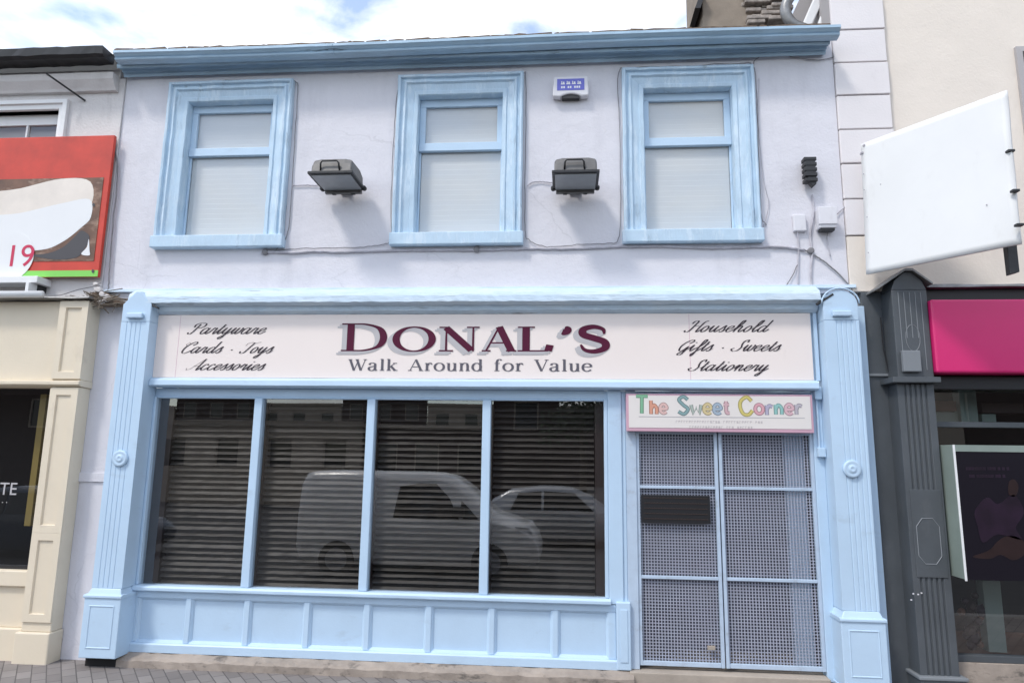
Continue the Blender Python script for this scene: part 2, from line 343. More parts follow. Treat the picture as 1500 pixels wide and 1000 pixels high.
# ------------------------------------------------------------------ lettering
def crom(p, n=7, closed=False):
    P = [Vector(q) for q in p]; o = []
    k = len(P); rng = range(k if closed else k - 1)
    for i in rng:
        a = P[(i - 1) % k] if closed or i > 0 else P[0] * 2 - P[1]
        b = P[i]; c = P[(i + 1) % k]; d = P[(i + 2) % k] if closed or i + 2 < k else P[-1] * 2 - P[-2]
        for j in range(n):
            t = j / n; o.append(.5 * ((2 * b) + (c - a) * t + (2 * a - 5 * b + 4 * c - d) * t * t + (3 * b - a - 3 * c + d) * t ** 3))
    if not closed: o.append(P[-1])
    return o
def ell(cx, cy, rx, ry, n=12): return [(cx + rx * math.cos(2 * math.pi * i / n), cy + ry * math.sin(2 * math.pi * i / n)) for i in range(n)]
HA = 'h'; TH = 't'; CU = 'c'; CL = 'o'; SS = 's'
def sf(*xs, y=0): return [(HA, [(a, y), (b, y)]) for a, b in xs]
ROM = {
 'a': (.95, [(CU, [(.12, .75), (.2, .93), (.42, 1), (.62, .9), (.66, .7), (.66, .2), (.74, .03), (.88, .06)]), (CU, [(.66, .6), (.4, .52), (.12, .4), (.08, .18), (.25, 0), (.48, .04), (.66, .22)])]),
 'l': (.52, [(TH, [(.25, 0), (.25, 1.5)]), *sf((.03, .47), y=.03), (HA, [(.06, 1.46), (.25, 1.5)])]),
 'k': (1.08, [(TH, [(.22, 0), (.22, 1.5)]), *sf((.02, .44), (.62, 1.06), y=.03), (HA, [(.03, 1.46), (.22, 1.5)]), (HA, [(.24, .42), (.8, .97)]), (TH, [(.42, .58), (.84, 0)]), *sf((.6, .98), y=.97)]),
 'r': (.75, [(TH, [(.24, 0), (.24, .97)]), *sf((.02, .5), y=.03), (HA, [(.03, .93), (.24, .98)]), (CU, [(.24, .6), (.36, .88), (.52, 1), (.66, .9)]), (TH, [(.6, .85), (.68, .93)])]),
 'o': (1.02, [(CL, ell(.5, .5, .42, .5))]),
 'u': (1.05, [(TH, [(.22, 1), (.22, .3)]), (CU, [(.22, .35), (.27, .08), (.47, 0), (.68, .1), (.78, .3)]), (TH, [(.8, 1), (.8, 0)]), *sf((.02, .22), (.6, .8), y=.97), *sf((.8, .98), y=.03)]),
 'n': (1.05, [(TH, [(.22, 0), (.22, 1)]), (CU, [(.22, .65), (.36, .9), (.55, 1), (.74, .9), (.8, .6)]), (TH, [(.8, .7), (.8, 0)]), *sf((.02, .42), (.62, 1.0), y=.03), *sf((.03, .22), y=.97)]),
 'd': (1.05, [(CL, ell(.46, .5, .38, .5)), (TH, [(.8, 0), (.8, 1.5)]), *sf((.6, .8), y=1.47), *sf((.8, 1.0), y=.03)]),
 'f': (.66, [(TH, [(.25, 0), (.25, 1.2)]), (CU, [(.25, 1.1), (.32, 1.4), (.5, 1.5), (.68, 1.38)]), *sf((.03, .52), y=.97), *sf((.03, .5), y=.03)]),
 'e': (.95, [(HA, [(.1, .55), (.82, .55)]), (CU, [(.82, .55), (.76, .85), (.48, 1), (.18, .85), (.08, .5), (.18, .14), (.48, 0), (.82, .2)])]),
 'W': (1.75, [(TH, [(.15, 1.45), (.55, 0)]), (HA, [(.55, 0), (.92, 1.3)]), (TH, [(.8, 1.45), (1.2, 0)]), (HA, [(1.2, 0), (1.6, 1.45)]), *sf((-.02, .36), (.64, 1.0), (1.42, 1.76), y=1.43)]),
 'A': (1.35, [(HA, [(.12, 0), (.66, 1.45)]), (TH, [(.66, 1.45), (1.18, 0)]), (HA, [(.3, .5), (.98, .5)]), *sf((-.05, .32), (.95, 1.38), y=.03)]),
 'V': (1.25, [(TH, [(.15, 1.45), (.65, 0)]), (HA, [(.65, 0), (1.12, 1.45)]), *sf((-.05, .4), (.92, 1.28), y=1.43)]),
 'D': (1.85, [(TH, [(.34, 0), (.34, 1.45)]), (CU, [(.34, 1.42), (.9, 1.4), (1.4, 1.18), (1.56, .72), (1.4, .27), (.9, .05), (.34, .03)]), *sf((.0, .5), y=.03), *sf((.0, .5), y=1.42)]),
 'O': (1.85, [(CL, ell(.88, .72, .76, .72))]),
 'N': (1.75, [(HA, [(.3, 0), (.3, 1.45)]), (TH, [(.28, 1.4), (1.36, .05)]), (HA, [(1.42, 0), (1.42, 1.45)]), *sf((.0, .6), y=.03), *sf((.0, .4), (1.15, 1.68), y=1.42)]),
 'L': (1.5, [(TH, [(.34, 0), (.34, 1.45)]), *sf((.0, 1.25), y=.03), *sf((.0, .7), y=1.42), (TH, [(1.24, .02), (1.32, .38)])]),
 "'": (.78, [(SS, [(.40, 1.47), (.46, 1.30), (.38, 1.12), (.22, .98)])]),
 'S': (1.35, [(SS, [(1.08, 1.02), (1.02, 1.3), (.65, 1.44), (.25, 1.3), (.24, .98), (.65, .78), (1.08, .55), (1.1, .2), (.7, .0), (.3, .08), (.12, .4)])]),
 ' ': (.75, [])}
SCR = {
 'a': (.92, [(CU, [(.55, .85), (.35, 1), (.12, .75), (.08, .3), (.25, 0), (.45, .2), (.6, .85)]), (CU, [(.62, 1), (.58, .3), (.68, .02), (.82, .15), (.95, .45)])]),
 'c': (.66, [(CU, [(.5, .8), (.38, 1), (.15, .8), (.08, .4), (.2, .03), (.4, .06), (.7, .45)])]),
 'd': (.92, [(CU, [(.55, .85), (.35, 1), (.12, .75), (.08, .3), (.25, 0), (.45, .2), (.6, .85)]), (CU, [(.62, 1.9), (.6, 1), (.58, .3), (.68, .02), (.82, .15), (.95, .45)])]),
 'e': (.68, [(CU, [(0, .3), (.38, .55), (.5, .85), (.35, 1), (.12, .75), (.1, .3), (.25, 0), (.45, .1), (.7, .45)])]),
 'f': (.62, [(CU, [(.05, .4), (.4, .9), (.55, 1.65), (.45, 1.9), (.3, 1.6), (.3, .5), (.3, -.5), (.2, -.8), (.12, -.5), (.35, 0), (.65, .45)])]),
 'h': (.9, [(CU, [(0, .4), (.32, 1.2), (.38, 1.8), (.24, 1.85), (.15, 1.4), (.15, 0)]), (CU, [(.15, .35), (.3, .85), (.45, 1), (.55, .8), (.52, .3), (.62, .02), (.76, .15), (.92, .45)])]),
 'i': (.5, [(CU, [(0, .4), (.2, 1), (.18, .3), (.28, .02), (.4, .15), (.52, .45)]), (TH, [(.2, 1.35), (.2, 1.45)])]),
 'l': (.5, [(CU, [(0, .4), (.32, 1.2), (.38, 1.8), (.24, 1.85), (.15, 1.4), (.14, .3), (.25, .02), (.38, .15), (.52, .45)])]),
 'n': (.9, [(CU, [(0, .4), (.14, .92), (.2, .9), (.18, 0)]), (CU, [(.18, .35), (.34, .88), (.47, 1), (.56, .8), (.53, .3), (.62, .02), (.76, .15), (.92, .45)])]),
 'o': (.72, [(CL, [(.34, 1), (.12, .75), (.07, .35), (.22, 0), (.44, .2), (.52, .65)]), (HA, [(.48, .8), (.6, .72), (.75, .8)])]),
 'r': (.66, [(CU, [(0, .4), (.14, 1.0), (.24, .88), (.4, .95), (.4, .3), (.48, .02), (.58, .15), (.68, .45)])]),
 's': (.58, [(CU, [(0, .3), (.3, 1.05), (.36, .7), (.42, .3), (.28, 0), (.1, .12)]), (HA, [(.28, 0), (.45, .1), (.6, .45)])]),
 't': (.5, [(CU, [(0, .4), (.2, 1.0), (.22, 1.55), (.17, .3), (.27, .02), (.4, .15), (.52, .45)]), (HA, [(.02, 1.08), (.42, 1.12)])]),
 'u': (.9, [(CU, [(0, .4), (.15, 1), (.13, .3), (.25, .02), (.4, .2), (.55, .8)]), (CU, [(.58, 1), (.55, .3), (.65, .02), (.78, .15), (.92, .45)])]),
 'w': (.98, [(CU, [(0, .4), (.15, 1), (.13, .3), (.25, .02), (.4, .3), (.5, 1)]), (CU, [(.5, 1), (.48, .3), (.6, .02), (.8, .3), (.85, .9), (.78, 1), (1.0, .8)])]),
 'y': (.86, [(CU, [(0, .4), (.15, 1), (.13, .3), (.25, .02), (.42, .25), (.56, .9)]), (CU, [(.58, 1), (.53, 0), (.45, -.6), (.3, -.8), (.18, -.6), (.5, -.1), (.88, .45)])]),
 'P': (1.0, [(CU, [(.38, 1.6), (.33, .8), (.25, .1), (.02, 0), (-.12, .25)]), (CU, [(.02, 1.1), (-.02, 1.55), (.4, 1.82), (.85, 1.7), (.92, 1.3), (.65, .98), (.4, 1.05)])]),
 'C': (1.0, [(CU, [(.7, 1.25), (.92, 1.6), (.75, 1.85), (.35, 1.5), (.12, .8), (.25, .1), (.6, 0), (1.0, .45)]), (HA, [(.35, 1.5), (.1, 1.75), (-.05, 1.4), (.15, 1.15)])]),
 'T': (.95, [(CU, [(.65, 1.7), (.55, .9), (.42, .1), (.1, 0), (-.02, .3)]), (HA, [(.0, 1.2), (.05, 1.6), (.4, 1.75), (.85, 1.62), (1.2, 1.85)])]),
 'A': (1.15, [(HA, [(-.22, .3), (-.12, 0), (.2, .2), (.6, 1.2), (.88, 1.85)]), (CU, [(.9, 1.85), (.85, .9), (.85, .05), (1.0, .1), (1.15, .45)]), (HA, [(.3, .65), (.95, .7)])]),
 'H': (1.25, [(CU, [(.0, 1.35), (.1, 1.75), (.4, 1.75), (.37, .9), (.28, .1), (0, 0), (-.12, .25)]), (CU, [(1.25, 1.85), (1.02, 1.6), (.95, .8), (.95, .1), (1.08, .05), (1.28, .45)]), (HA, [(.3, .88), (.6, 1.0), (1, .9)])]),
 'G': (1.05, [(CU, [(.7, 1.25), (.92, 1.6), (.75, 1.85), (.35, 1.5), (.12, .8), (.25, .1), (.55, .1), (.8, .7)]), (CU, [(.82, .8), (.8, 0), (.7, -.6), (.4, -.6), (.5, -.2), (1.05, .45)])]),
 'S': (.95, [(CU, [(.88, 1.45), (.8, 1.85), (.5, 1.6), (.5, 1.1), (.65, .6), (.5, .1), (.15, 0), (-.12, .3), (.08, .5)])]),
 '.': (.9, [(TH, [(.4, .45), (.4, .6)])]), ' ': (.5, [])}
RND = {
 'T': (1.0, [(HA, [(.0, 1.4), (.9, 1.4)]), (HA, [(.45, 1.4), (.42, 0)])]),
 'h': (.85, [(HA, [(.1, 1.35), (.1, 0)]), (CU, [(.1, .5), (.35, .9), (.62, .6), (.62, 0)])]),
 'e': (.85, [(CU, [(.08, .45), (.68, .48), (.6, .82), (.35, .95), (.08, .7), (.08, .22), (.38, 0), (.68, .15)])]),
 'S': (1.0, [(CU, [(.82, 1.15), (.5, 1.4), (.15, 1.15), (.45, .75), (.82, .4), (.5, 0), (.08, .2)])]),
 'w': (1.1, [(HA, [(0, .95), (.22, .05), (.48, .7), (.74, .05), (.96, .95)])]),
 't': (.7, [(CU, [(.28, 1.25), (.26, .6), (.3, .1), (.58, .08)]), (HA, [(.02, .9), (.55, .9)])]),
 'C': (1.1, [(CU, [(.95, 1.1), (.6, 1.42), (.15, 1.1), (.08, .6), (.3, .08), (.7, .02), (1.0, .35)])]),
 'o': (.95, [(CL, ell(.42, .47, .36, .45, 10))]),
 'r': (.75, [(HA, [(.1, .95), (.1, 0)]), (CU, [(.1, .5), (.32, .9), (.62, .8)])]),
 'n': (.9, [(HA, [(.1, .95), (.1, 0)]), (CU, [(.1, .5), (.35, .92), (.64, .6), (.64, 0)])]), ' ': (.6, [])}
def strokes(text, font, sp=0.0, scales=None):
    x = 0; out = []
    for i, ch in enumerate(text):
        adv, ss = font[ch]; sc = scales[i] if scales else 1.0
        out.append([(ty, [((px * sc) + x, py * sc) for px, py in pts]) for ty, pts in ss])
        x += adv * sc + sp
    return out, x
def ink(mb, ss, thick, thin, shear, mapf, Y, dep=.002):
    for si, (ty, pts) in enumerate(ss):
        Y -= .00012
        curve = ty in (CU, CL, SS)
        P = crom(pts, 6, ty == CL) if curve else [Vector(p) for p in pts]
        n = len(P); closed = ty == CL; Lp = []; Rp = []
        for i, p in enumerate(P):
            a = P[(i - 1) % n] if closed or i > 0 else P[0]; b = P[(i + 1) % n] if closed or i < n - 1 else P[-1]
            d = (b - a); ln = d.length or 1; d = d / ln
            if ty == HA: wd = thin
            elif ty == TH: wd = thick
            elif ty == SS: wd = thin + (thick * 1.15 - thin) * math.sin(math.pi * i / (n - 1)) ** .8
            else: wd = thin + (thick - thin) * abs(d.y) ** 1.6
            ex = 0 if closed or curve else (.0)
            nrm = Vector((-d.y, d.x)) * wd / 2
            Lp.append(p + nrm); Rp.append(p - nrm)
        f = lambda q, y: (*[mapf(q.x + shear * q.y, q.y)][0][:1], y, mapf(q.x + shear * q.y, q.y)[1])
        base = len(mb.v)
        for qi, (q1, q2) in enumerate(zip(Lp, Rp)): mb.v += [f(q1, Y - qi * 1.5e-6), f(q2, Y - qi * 1.5e-6)]
        for i in range(n if closed else n - 1):
            a = base + 2 * i; b = base + 2 * ((i + 1) % n); mb.f.append((a, a + 1, b + 1, b))
def write(name, text, font, parent, m, x0, x1, zb, h, Y, thick, thin, shear=0, capu=1.45, sp=.05, scales=None, dx=0, dz=0, each=False):
    gl, wd = strokes(text, font, sp, scales)
    kx = (x1 - x0) / wd; kz = h / capu
    groups = []; cur = []
    for i, ss in enumerate(gl):
        if not ss: groups.append(cur); cur = []
        else:
            cur.append(ss)
            if each: groups.append(cur); cur = []
    groups.append(cur)
    for gr_ in groups:
        if not gr_: continue
        mb = MB()
        for k_, ss in enumerate(gr_): ink(mb, ss, thick, thin, shear, lambda x, y: (x0 + dx + x * kx, zb + dz + y * kz), Y - .0003 * (k_ % 2))
        mb.build(name, m, parent)

# ------------------------------------------------------------------ main shop building
B = thing('shop_building', (0, 0, GZ), 'two storey lavender terrace building with pale blue shopfront, gutter and window surrounds', 'building')
XL, XR = -4.33, 2.415
WIN = [(-3.85, -2.61), (-1.585, -.40), (.51, 1.695)]   # outer architrave x
WZ0, WZ1 = 3.53, 5.175
holes = []
for (a, b) in WIN: holes.append((a + .18, b - .18, 3.60, 4.992))
MB().wall(XL, XR, 3.05, 5.42, holes, 0.0, .30).build('wall', 'wall', B)
MB().box(-4.46, -3.975, 0.0, .3, GZ - .02, 3.049).build('side_pier', 'wall', B, .004)
MB().box(-4.42, -4.06, -.018, -.001, 1.36, 1.44).build('dado_band', 'wall', B, .004)
# architraves, sashes
for (a, b) in WIN:
    wf = MB().frame(a, b, WZ0 - .10, WZ1, [(0, -.002), (.0, -.06), (.012, -.072), (.028, -.068), (.036, -.04), (.05, -.038), (.062, -.056), (.078, -.058), (.09, -.036), (.15, -.022), (.158, -.034), (.19, -.03), (.196, -.02), (.196, .125)], 14, .0024)
    wf.v = [(x_, y_, max(z_, 3.512)) for x_, y_, z_ in wf.v]
    wroot = wf.build('window', 'blue_old', B)
    MB().box(a - .015, b + .015, -.085, .10, WZ0 - .03, WZ0 + .085).build('window_sill', 'blue_old', wroot, .008)
    ia, ib = a + .196, b - .196; za, zb = 3.62, 4.98; zm = 4.50
    fr = MB()
    fr.box(ia, ib, .065, .10, zb - .075, zb); fr.box(ia, ia + .055, .065, .10, zm, zb - .0751); fr.box(ib - .055, ib, .065, .10, zm, zb - .0751)
    fr.box(ia, ib, .055, .10, zm - .045, zm + .035)
    fr.box(ia, ia + .018, .085, .11, za, zm - .0451); fr.box(ib - .018, ib, .085, .11, za, zm - .0451); fr.box(ia + .018, ib - .018, .085, .11, za, za + .03)
    fr.build('sash_frame', 'blue', wroot, .004)
    gl = MB(); gl.quad((ia + .055, .0875, zm + .035), (ib - .055, .0875, zm + .035), (ib - .055, .0875, zb - .075), (ia + .055, .0875, zb - .075))
    gl.quad((ia + .018, .10, za + .03), (ib - .018, .10, za + .03), (ib - .018, .10, zm - .045), (ia + .018, .10, zm - .045)); gl.build('pane', 'upglass', wroot)
    bl = MB(); z = za + .02; pr = []
    while z < zb - .03: pr += [(.1115, z), (.1108, z + .046)]; z += .05
    bl.sweep(pr, ia + .02, ib - .02, 1, 0, False); bl.build('blind', 'blind', wroot)
    MB().box(ia - .1, ib + .1, .27, .28, za - .1, zb + .1).build('dark_lining', 'near_black', wroot)
# eaves cornice and gutter
Zc = lambda py, Y: at(700, py, Y).z
MB().sweep([(0, Zc(97, 0)), (-.045, Zc(97, -.045)), (-.06, Zc(93, -.06)), (-.062, Zc(90, -.062)), (-.085, Zc(89, -.085)), (-.09, Zc(85, -.09)), (-.12, Zc(85, -.12)), (-.125, Zc(83, -.125)), (-.16, Zc(82.5, -.16)), (-.17, Zc(79, -.17)), (-.165, 5.40), (0, 5.40)], -4.33, 2.335, 110, .0018).build('eaves_cornice', 'blue_dark', B)
zg0, zg1 = Zc(72.5, -.24), Zc(55, -.295)
gp = [(-.185, 0), (-.235, -.0), (-.262, .10), (-.268, .28), (-.258, .36), (-.272, .48), (-.285, .62), (-.297, .70), (-.297, 1.0), (-.285, 1.0), (-.27, .62), (-.24, .15), (-.20, .12), (-.19, .95), (-.185, .95)]
gp = [(y, zg0 + (zg1 - zg0) * z) for y, z in gp]
sag = lambda x: -.010 * math.sin((x + 4.4) / 6.8 * math.pi * 2.0)
gm = MB(); gm.sweep(gp, at(167, 70, -.29).x, at(1231, 32, -.29).x, 60, .001)
gm.v = [(x, y, z + sag(x)) for x, y, z in gm.v]; gm.build('gutter', 'blue_dark', B)
for jx in (-2.2, .1):
    MB().sweep([(y - .005, z - .003 + sag(jx)) for y, z in gp[1:9]] + [(-.22, zg0 + .06), (-.20, zg0 + .02)], jx, jx + .045).build('gutter_joint', 'blue_dark', B)
MB().sweep([(-.1705, Zc(75.5, -.1705)), (-.176, Zc(75.5, -.176)), (-.176, Zc(72, -.176)), (-.1705, Zc(72, -.1705))], -4.33, 2.33, 80, .0012).build('gutter_shade_strip', 'near_black', B)  # shade between gutter and cornice, put in as a near-black strip
for px_, w_ in ((652, .05), (915, .02), (1137, .03), (1200, .09)):
    q_ = at(px_, 70 - (px_ - 700) * .034, -.172); MB().box(q_.x - w_, q_.x + w_, -.176, -.169, Zc(76, -.172) - .002, Zc(76, -.172) + .016).build('rot_hole', 'near_black', B, .004)
rf = MB(); rf.quad((-4.35, -.12, 5.385), (2.36, -.12, 5.385), (2.36, 4.2, 7.85), (-4.35, 4.2, 7.85)); rf.quad((-4.35, 4.2, 7.85), (2.36, 4.2, 7.85), (2.36, 8.6, 5.3), (-4.35, 8.6, 5.3)); roof = rf.build('roof', 'slates', B)
ed = MB(); x = -4.33
while x < 2.2:
    wv = random.uniform(.04, .3); hh = random.choice((0, 0, .004, .008, .016)) * random.random()
    ed.slab([(x, -.23, 5.37), (x + wv, -.23, 5.37), (x + wv, -.23, 5.432 + hh * random.random() + sag(x)), (x + wv * random.random(), -.23, 5.437 + hh + sag(x)), (x, -.23, 5.431 + sag(x))], (0, .1, .012)); x += wv + random.choice((0, 0, .02))
ed.build('eaves_slates', 'moss', roof)
# shopfront cornice (flaking shelf)
MB().sweep([(-.0, 3.085), (-.10, 3.082), (-.185, 3.03), (-.20, 3.00), (-.205, 2.945), (-.17, 2.93), (-.13, 2.925), (-.12, 2.885), (-.08, 2.86), (-.0, 2.86)], -3.93, 2.10, 110, .003).build('shopfront_cornice', 'blue_shelf', B)
MB().sweep([(-.0, 3.12), (-.035, 3.115), (-.04, 3.087), (0, 3.087)], -4.30, 2.46, 50, .002).build('cornice_flashing', 'blue_shelf', B)
# sign surround frame + lip
FX0, FX1 = -3.70, 2.10
SY = -.07
fr = MB(); fr.box(FX0, at(230, 500, SY).x, -.085, 0, 2.285, 2.859); fr.box(at(1192, 500, SY).x, FX1 - .001, -.085, 0, 2.285, 2.859)
fr.box(at(230, 500, SY).x + .001, at(1192, 500, SY).x - .001, -.055, 0, 2.285, 2.859); fr.build('fascia_frame', 'blue', B, .004)
MB().sweep([(0, 2.284), (-.095, 2.284), (-.13, 2.262), (-.135, 2.215), (-.12, 2.205), (0, 2.20)], FX0 + .001, 2.072, 40, .0008).build('fascia_sill', 'blue', B, .003)
# shop window frame
gx0, gx1 = -3.675, .318; gz0, gz1 = .505, 2.108
fr = MB()
fr.box(FX0, 2.10, -.012, .03, gz1 + .012, 2.199)                         # head
fr.box(FX0, gx0, -.03, .05, gz0, gz1 + .0119)
for mx_ in (-2.722, -1.702, -.685): fr.box(mx_ - .036, mx_ + .036, -.04, .05, gz0, gz1)
fr.box(gx0, gx1, -.022, .05, gz1, gz1 + .0118)
fr.box(gx1, gx1 + .03, -.03, .05, gz0, gz1 + .0119)
SW = fr.build('shop_window', 'blue', B, .006)
MB().sweep([(.05, .504), (-.06, .504), (-.075, .49), (-.075, .465), (-.05, .455), (.05, .455)], FX0, .36, 30, .0008).build('window_sill', 'blue', SW, .004)
edges = [gx0, -2.722, -1.702, -.685, gx1]
for i in range(4):
    p = MB(); a = edges[i] + (.036 if i else 0); b = edges[i + 1] - (.036 if i < 3 else 0)
    p.quad((a, .01, gz0), (b, .01, gz0), (b, .01, gz1), (a, .01, gz1)); p.build('pane', 'glass', SW)
for i in range(4):                                                       # slatted shutter behind each pane
    a = edges[i] + (.05 if i else .13); b = edges[i + 1] - (.02 if i < 3 else .08)
    s = MB(); z = gz0 - .05
    while z < 2.16:
        hh = random.uniform(.018, .027); q = random.uniform(-.004, .004)
        s.sweep([(.070 + q, z), (.074 + q, z + hh * .3), (.088 + q, z + hh), (.10, z + hh + .002)], a, b, 12, .0012, False); z += random.uniform(.0485, .0525)
    s.quad((a, .118, gz0 - .05), (b, .118, gz0 - .05), (b, .118, 2.18), (a, .118, 2.18))
    so_ = s.build('roller_shutter', 'shutter', B); so_.data.materials.append(M['slot']); so_.data.polygons[len(so_.data.polygons) - 1].material_index = 1
for ia_, ib_, yb_ in ((gx0 - .01, gx0 + .12, .3), (gx1 - .075, gx1 + .01, .3), (-2.742, -2.677, .22), (-1.722, -1.657, .22), (-.705, -.64, .22)):
    MB().box(ia_, ib_, .06, yb_, gz0 - .1, gz1 + .1).build('inner_frame', 'brown', B)
MB().box(gx0 - .02, gx1 + .02, .35, .36, gz0 - .2, gz1 + .2).build('back_light_block', 'near_black', B)  # black panels added behind and above the shutters to keep light out
MB().box(gx0 - .02, gx1 + .02, .052, .349, gz1 + .13, gz1 + .14).build('top_light_block', 'near_black', B)
# stallriser
SX0, SX1 = FX0, .40
st = MB(); st.box(SX0, SX1, 0.0, .05, .0, .454); 
st.box(SX0, SX1, -.03, -.0001, .40, .4549); 
stx = [-3.70, -3.205, -2.69, -2.17, -1.655, -1.135, -.61, -.09, .395]
for i, x in enumerate(stx):
    wv = .045
    xa = x if i == 0 else x - wv / 2; xb = x + wv if i == 0 else (x + wv / 2 if i < 8 else SX1)
    if i == 8: xa = SX1 - .06
    st.box(xa, xb, -.0299, -.0001, .0401, .3999)
SR = st.build('stallriser', 'blue', B, .005)
for i in range(8):
    a = stx[i] + (.045 if i == 0 else .0225); b = (stx[i + 1] - .0225) if i < 7 else SX1 - .06
    MB().frame(a, b, .04, .40, [(0, -.001), (.0, -.022), (.008, -.018), (.02, -.001)]).build('panel_bead', 'blue', SR)
MB().sweep([(.05, .0398), (-.05, .0398), (-.058, .03), (-.058, -.035), (.05, -.035)], SX0 - .03, .42, 20, .0008).build('bottom_rail', 'blue', SR, .004)
pl = MB().sweep([(.1, -.036), (-.06, -.036), (-.13, -.06), (-.15, -.075), (-.15, GZ - .02), (.1, GZ - .02)], -3.72, .53, 70, .006).build('plinth', 'stone', B)
# pier between window and gate
pr_ = MB(); pr_.box(gx1 + .031, .465, -.035, .08, .46, 2.199); pr_.box(.4651, .50, -.02, .08, -.03, 2.199); PI_ = pr_.build('door_pier', 'blue', B, .006)
MB().box(.401, .515, -.07, -.0001 + .03, -.03, .485).build('pier_base', 'blue', PI_, .008)
MB().box(.43, .49, -.076, -.0701, .03, .43).build('base_panel', 'blue', PI_, .003)
# pilasters
def pilaster(x0, x1, yp, side):
    ww = x1 - x0; grooves = [x0 + ww * f for f in ((.22, .38, .54, .70) if side < 0 else (.36, .50, .64, .78, .92))]
    # fluted front: profile in x,y extruded in z
    pts = [(x0, -.001), (x0, -yp)]
    for gx in grooves: pts += [(gx - .006, -yp), (gx - .002, -yp + .005), (gx + .002, -yp + .005), (gx + .006, -yp)]
    pts += [(x1, -yp), (x1, -.001)]
    m = MB(); m.slab([(x, y, .50) for x, y in pts], (0, 0, 2.27))
    P = m.build('pilaster', 'blue', B, .003)
    # plain zones top with cap
    c = (x0 + x1) / 2
    top = MB(); 
    if side < 0: pg = [(x0, 2.771), (x1, 2.771), (x1, 2.93), (c + .03, 3.05), (c - .02, 3.05), (x0, 2.93)]
    else: pg = [(x0, 2.771), (x1, 2.771), (x1, 2.91)] + [(c + ww / 2 * math.cos(a), 2.91 + .115 * math.sin(a)) for a in [math.pi * i / 12 for i in range(1, 12)]] + [(x0, 2.91)]
    top.slab([(x, -yp, z) for x, z in pg], (0, yp - .001, 0)); top.build('pilaster_top', 'blue', P, .005)
    MB().box(c - .075, c + .075, -yp - .035, -yp - .0005, 2.80, 2.845).build('cap_block', 'blue', P, .008)
    if side > 0:
        arc = [(c + (ww / 2 + .012) * math.cos(math.pi * i / 12), -yp - .006, 2.91 + .13 * math.sin(math.pi * i / 12)) for i in range(13)]
        MB().tube(arc, .007, 6).build('cap_moulding', 'blue', P, smooth=True)
    MB().lathe_y(c, -yp, 1.57, [(.070, 0), (.070, -.014), (.062, -.024), (.046, -.018), (.032, -.018), (.026, -.024), (.016, -.026), (.006, -.02)], 36).build('rosette', 'blue', P, smooth=True)
    b0, b1 = x0 - .03, x1 + .022
    bm_ = MB(); bm_.box(b0, b1, -yp - .03, -.001, -.045, .43)
    bm_.slab([(b0, -yp - .03, .4301), (b0 + .035, -yp - .004, .499), (b1 - .028, -yp - .004, .499), (b1, -yp - .03, .4301)], (0, yp - .0, 0))
    PB = bm_.build('pilaster_base', 'blue', P, .006)
    MB().sweep([(-yp - .03, .425), (-yp - .042, .43), (-yp - .042, .448), (-yp - .02, .455), (-.002, .455), (-.002, .425)], b0 - .008, b1 + .008).build('base_moulding', 'blue', PB, .003)
    MB().frame(b0 + .05, b1 - .05, .03, .37, [(0, -yp - .0305), (.004, -yp - .035), (.009, -yp - .035), (.013, -yp - .0305)]).build('panel_line', 'blue', PB)
    if side > 0: MB().box(b0 - .01, b1 + .02, -yp - .05, -.001, -.075, -.0451).build('base_skirt', 'blue', PB, .006)
    return P
pilaster(-3.968, -3.701, .205, -1)
pilaster(2.115, 2.392, .205, 1)
MB().box(2.3921, 2.50, -.07, 0.2, -.10, 2.92).build('corner_strip', 'blue', B, .006)
MB().box(-3.99, -3.72, -.15, -.001, GZ - .01, -.046).build('pilaster_footing', 'near_black', B)
jb = MB(); jb.box(2.035, 2.1149, -.03, .12, -.07, 2.199); jb.build('door_jamb', 'blue', B, .005)
# doorway and security gate
DX0, DX1 = .5005, 2.034
dw = MB(); dw.quad((DX0, .62, -.1), (DX1, .62, -.1), (DX1, .62, 2.2), (DX0, .62, 2.2)); dr = dw.build('shop_door', 'door', B)
MB().box(DX1 - .20, DX1 - .045, .10, .16, -.03, 2.2).build('door_frame', 'blue', B, .005)
lin = MB(); lin.quad((DX0, .1, -.1), (DX0, .62, -.1), (DX0, .62, 2.2), (DX0, .1, 2.2)); lin.quad((DX1, .1, -.1), (DX1, .1, 2.2), (DX1, .62, 2.2), (DX1, .62, -.1)); lin.quad((DX0, .1, 2.19), (DX1, .1, 2.19), (DX1, .62, 2.19), (DX0, .62, 2.19)); lin.build('doorway_lining', 'door', B)
MB().box(DX0, DX1, -.10, .62, GZ - .01, -.03).build('doorstep', 'concrete', B, .008)
gf = MB(); cx = 1.262
gf.box(.5005, .585, -.028, .05, -.028, 2.199)
gf.box(.586, .612, -.015, .015, 0, 1.86); gf.box(2.008, 2.034, -.015, .015, 0, 1.86)
gf.box(cx - .033, cx - .006, -.02, .015, .0, 1.86); gf.box(cx + .004, cx + .03, -.02, .015, 0, 1.86)
for za, zb in ((0, .035), (.665, .69), (1.385, 1.41), (1.835, 1.86)):
    gf.box(.6121, cx - .0331, -.012, .012, za, zb); gf.box(cx + .0301, 2.0079, -.012, .012, za, zb)
GT = gf.build('security_gate', 'gate', B, .003)
for (a, b) in ((.612, cx - .033), (cx + .03, 2.008)):
    m = MB(); x = a + .012
    while x < b: m.box(x - .0039, x + .0039, .0135, .018, .035, 1.835); x += .0245
    z = .047
    while z < 1.83: m.box(a, b, .0185, .023, z - .0039, z + .0039); z += .0245
    m.build('mesh_screen', 'mesh', GT)
sl = MB(); a = at(939, 724, -.02); b = at(1041, 767, -.02); sl.box(a.x, b.x, -.03, -.0125, b.z, a.z)
lp = sl.build('letter_plate', 'black', GT, .003)
mm = MB()
